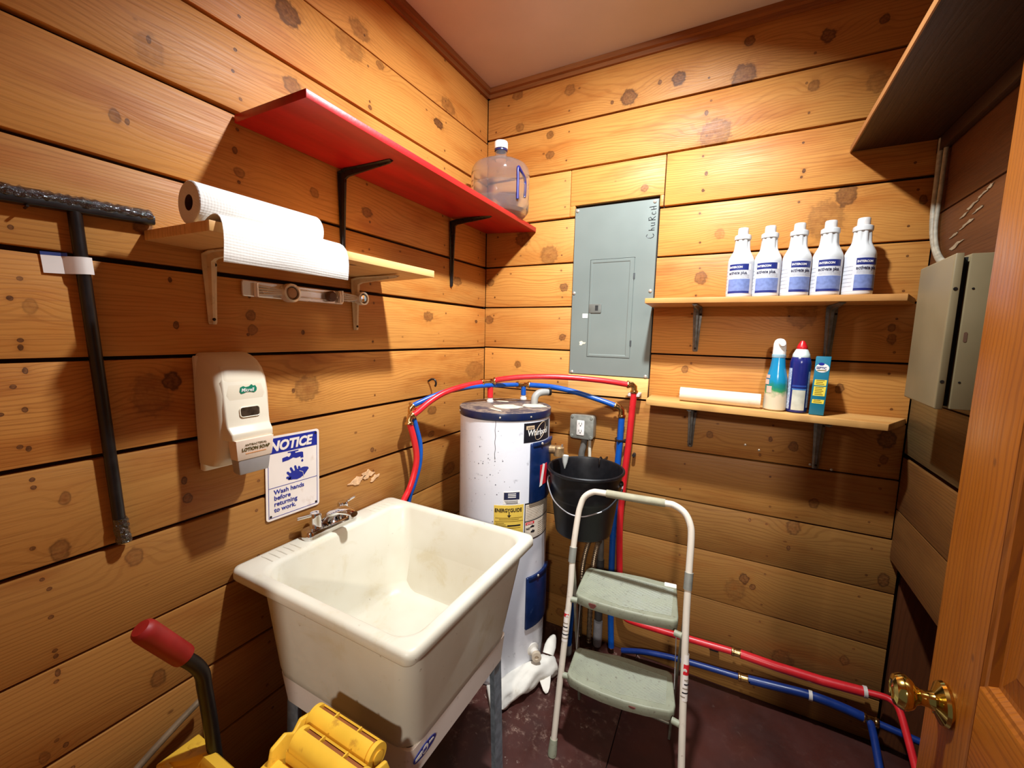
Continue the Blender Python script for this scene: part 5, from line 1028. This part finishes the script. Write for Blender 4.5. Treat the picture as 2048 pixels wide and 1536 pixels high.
# ------------------------------------------------------------------ hook on the left wall
hk = build('wall_hook', MB().tube(bez([(.0015, -.476, 1.312), (.020, -.474, 1.322), (.034, -.470, 1.318), (.038, -.468, 1.303), (.032, -.467, 1.290)], 18), .0045, 10), BLK, None, origin=(.002, -.474, 1.31))
tag(hk, 'small black hook screwed into the left wall beside the arching pipes', 'hook')

# ------------------------------------------------------------------ yellow mop bucket, wringer, handles
YLP = pm('yellow_bucket_plastic', (226, 176, 54), .42, var=.08, scale=10, dirt=(150, 92, 32), dirtamt=.22, dscale=18, spec=.45)
mb = thing('mop_bucket', 'yellow plastic mop bucket on casters in front of the sink', 'bucket', (.36, -1.68, 0))
R = [ring(.14, .58, -1.86, -1.53, .05, .065), ring(.13, .59, -1.87, -1.52, .06, .08), ring(.103, .615, -1.90, -1.487, .05, .47), ring(.088, .63, -1.915, -1.472, .045, .475), ring(.088, .63, -1.915, -1.472, .045, .505), ring(.093, .625, -1.91, -1.477, .042, .512), ring(.112, .606, -1.892, -1.496, .04, .512), ring(.118, .60, -1.886, -1.502, .04, .50), ring(.145, .575, -1.855, -1.535, .05, .09), ring(.155, .565, -1.845, -1.545, .05, .085)]
build('pail', MB().rings(R), YLP, mb, angle=40)
for k_ in range(5):
    y = -1.50-.05*k_; build('rim_rib', MB().box((.105, y-.006, .512), (.13, y+.006, .517)), YLP, mb, bevel=.002)
build('corner_spout', MB().rings([[(.088+a*.8, -1.472-b, z) for a, b in ((0, 0), (.10, 0), (.06, .05), (0, .09))] for z in (.500, .516)]), YLP, mb, bevel=.004)
for x in (.17, .55):
    for y in (-1.83, -1.56):
        cs = build('caster', MB().box((x-.02, y-.018, .05), (x+.02, y+.018, .068)), pm('caster_grey', (96, 92, 88), .4, .6), mb, bevel=.002)
        build('wheel', MB().lathe([(.001, -.012), (.026, -.012), (.028, -.009), (.028, .009), (.026, .012), (.001, .012)], (x, y, .0285), (1, 0, 0), 22), BLK, cs)
wrn = thing('mop_wringer', 'yellow plastic mop wringer with two slotted bars standing on the mop bucket', 'wringer', (.53, -1.46, .51))
def bar(x0_, x1_, y, z, r_, name='slotted_bar'):
    """hollow bar with a long slot cut along its upper side and thin webs in the slot"""
    R_ = []; N2 = 30
    prof = [radians(86+(320)*k/(N2-1)) for k in range(N2)]
    outer = [(cos(a)*r_, sin(a)*r_) for a in prof]; inn = [(cos(a)*(r_-.0035), sin(a)*(r_-.0035)) for a in reversed(prof)]
    for x in (x0_+.012, x1_-.012): R_.append([(x, y+a, z+b) for a, b in outer+inn])
    b_ = build(name, MB().rings(R_), YLP, wrn, angle=40)
    for xa, xb in ((x0_, x0_+.0125), (x1_-.0125, x1_)):
        build('bar_end', MB().lathe([(.001, 0), (r_-.003, 0), (r_, .003), (r_, xb-xa)], (xa, y, z), (1, 0, 0), 26), YLP, b_)
    for f in (.32, .68): build('web', MB().box((x0_+(x1_-x0_)*f-.0015, y-.001, z+r_*.5), (x0_+(x1_-x0_)*f+.0015, y+r_*.62, z+r_*.92)), YLP, b_)
    build('slot_floor', MB().box((x0_+.012, y-r_*.1, z+r_*.50), (x1_-.012, y+r_*.72, z+r_*.54)), pm('wringer_brown', (150, 82, 26), .6), b_)
    build('end_cap', MB().lathe([(.001, 0), (r_*.45, 0), (r_*.5, .003), (r_*.3, .0035), (.001, .0035)], (x1_, y, z), (1, 0, 0), 18), YLP, b_)
    return b_
bar(.432, .624, -1.395, .668, .0255); bar(.452, .642, -1.447, .668, .0262)
pl_ = MB().hexa([(.428, -1.474, .52), (.60, -1.474, .52), (.60, -1.466, .52), (.428, -1.466, .52), (.446, -1.474, .662), (.64, -1.474, .662), (.64, -1.466, .662), (.446, -1.466, .662)])
build('press_plate', pl_, YLP, wrn, bevel=.002)
build('press_plate', MB().hexa([(.44, -1.425, .53), (.62, -1.425, .53), (.62, -1.417, .53), (.44, -1.417, .53), (.434, -1.404, .66), (.622, -1.404, .66), (.622, -1.396, .66), (.434, -1.396, .66)]), YLP, wrn, bevel=.002)
ck = [(-.06, 0), (.085, 0), (.10, .06), (.075, .10), (.062, .155), (.030, .165), (.012, .150), (-.005, .168), (-.035, .160), (-.048, .12), (-.075, .06)]
for x0_, x1_ in ((.420, .431), (.643, .653)): build('cheek', MB().prism([(-a, b) for a, b in reversed(ck)], (x0_, -1.43, .515), (0, 1, 0), (0, 0, 1), 0, x1_-x0_), YLP, wrn, bevel=.004)
build('front_basket', MB().rings([[(x, y, z) for x, y, z in r_] for r_ in ([(.39, -1.475, .515), (.64, -1.475, .515), (.63, -1.62, .515), (.40, -1.62, .515)], [(.41, -1.478, .640), (.64, -1.478, .650), (.66, -1.66, .62), (.40, -1.66, .61)])]), YLP, wrn, bevel=.006)
gh = thing('bent_handle', 'bent black steel handle with a red rubber grip standing left of the sink', 'handle', (.17, -1.44, 0))
build('rod', MB().tube(bez([(.20, -1.562, .850), (.20, -1.535, .812), (.20, -1.516, .782), (.196, -1.503, .750), (.188, -1.497, .710), (.170, -1.482, .60), (.152, -1.467, .45), (.14, -1.452, .25), (.135, -1.446, .004)], 48), .0150, 16), pm('black_steel_rod', (30, 24, 22), .4, .3), gh)
gp = Vector((.20, -1.535, .817)); gq = Vector((.20, -1.605, .930)); gd = (gq-gp).normalized(); gl = (gq-gp).length
build('grip', MB().lathe([(.0165, 0), (.0215, .002), (.0225, .008), (.0225, gl-.014), (.021, gl-.006), (.016, gl-.001), (.001, gl)], gp, gd, 28), pm('red_rubber_grip', (140, 20, 16), .5, var=.1), gh)
build('foot_plate', MB().box((.11, -1.475, .001), (.16, -1.42, .012)), MATS['black_steel_rod'], gh, bevel=.002)
rd_ = build('grey_rod', MB().tube(bez([(.045, -1.425, .575), (.045, -1.445, .565), (.044, -1.507, .537), (.043, -1.586, .495), (.042, -1.68, .43), (.040, -1.80, .30), (.038, -1.88, .12), (.038, -1.90, .006)], 40), .008, 12), pm('dull_grey_rod', (134, 116, 92), .4, .4), None, origin=(.04, -1.9, 0))
tag(rd_, 'thin grey curved rod leaning along the left wall behind the mop bucket', 'rod')
bpy.context.view_layer.update()
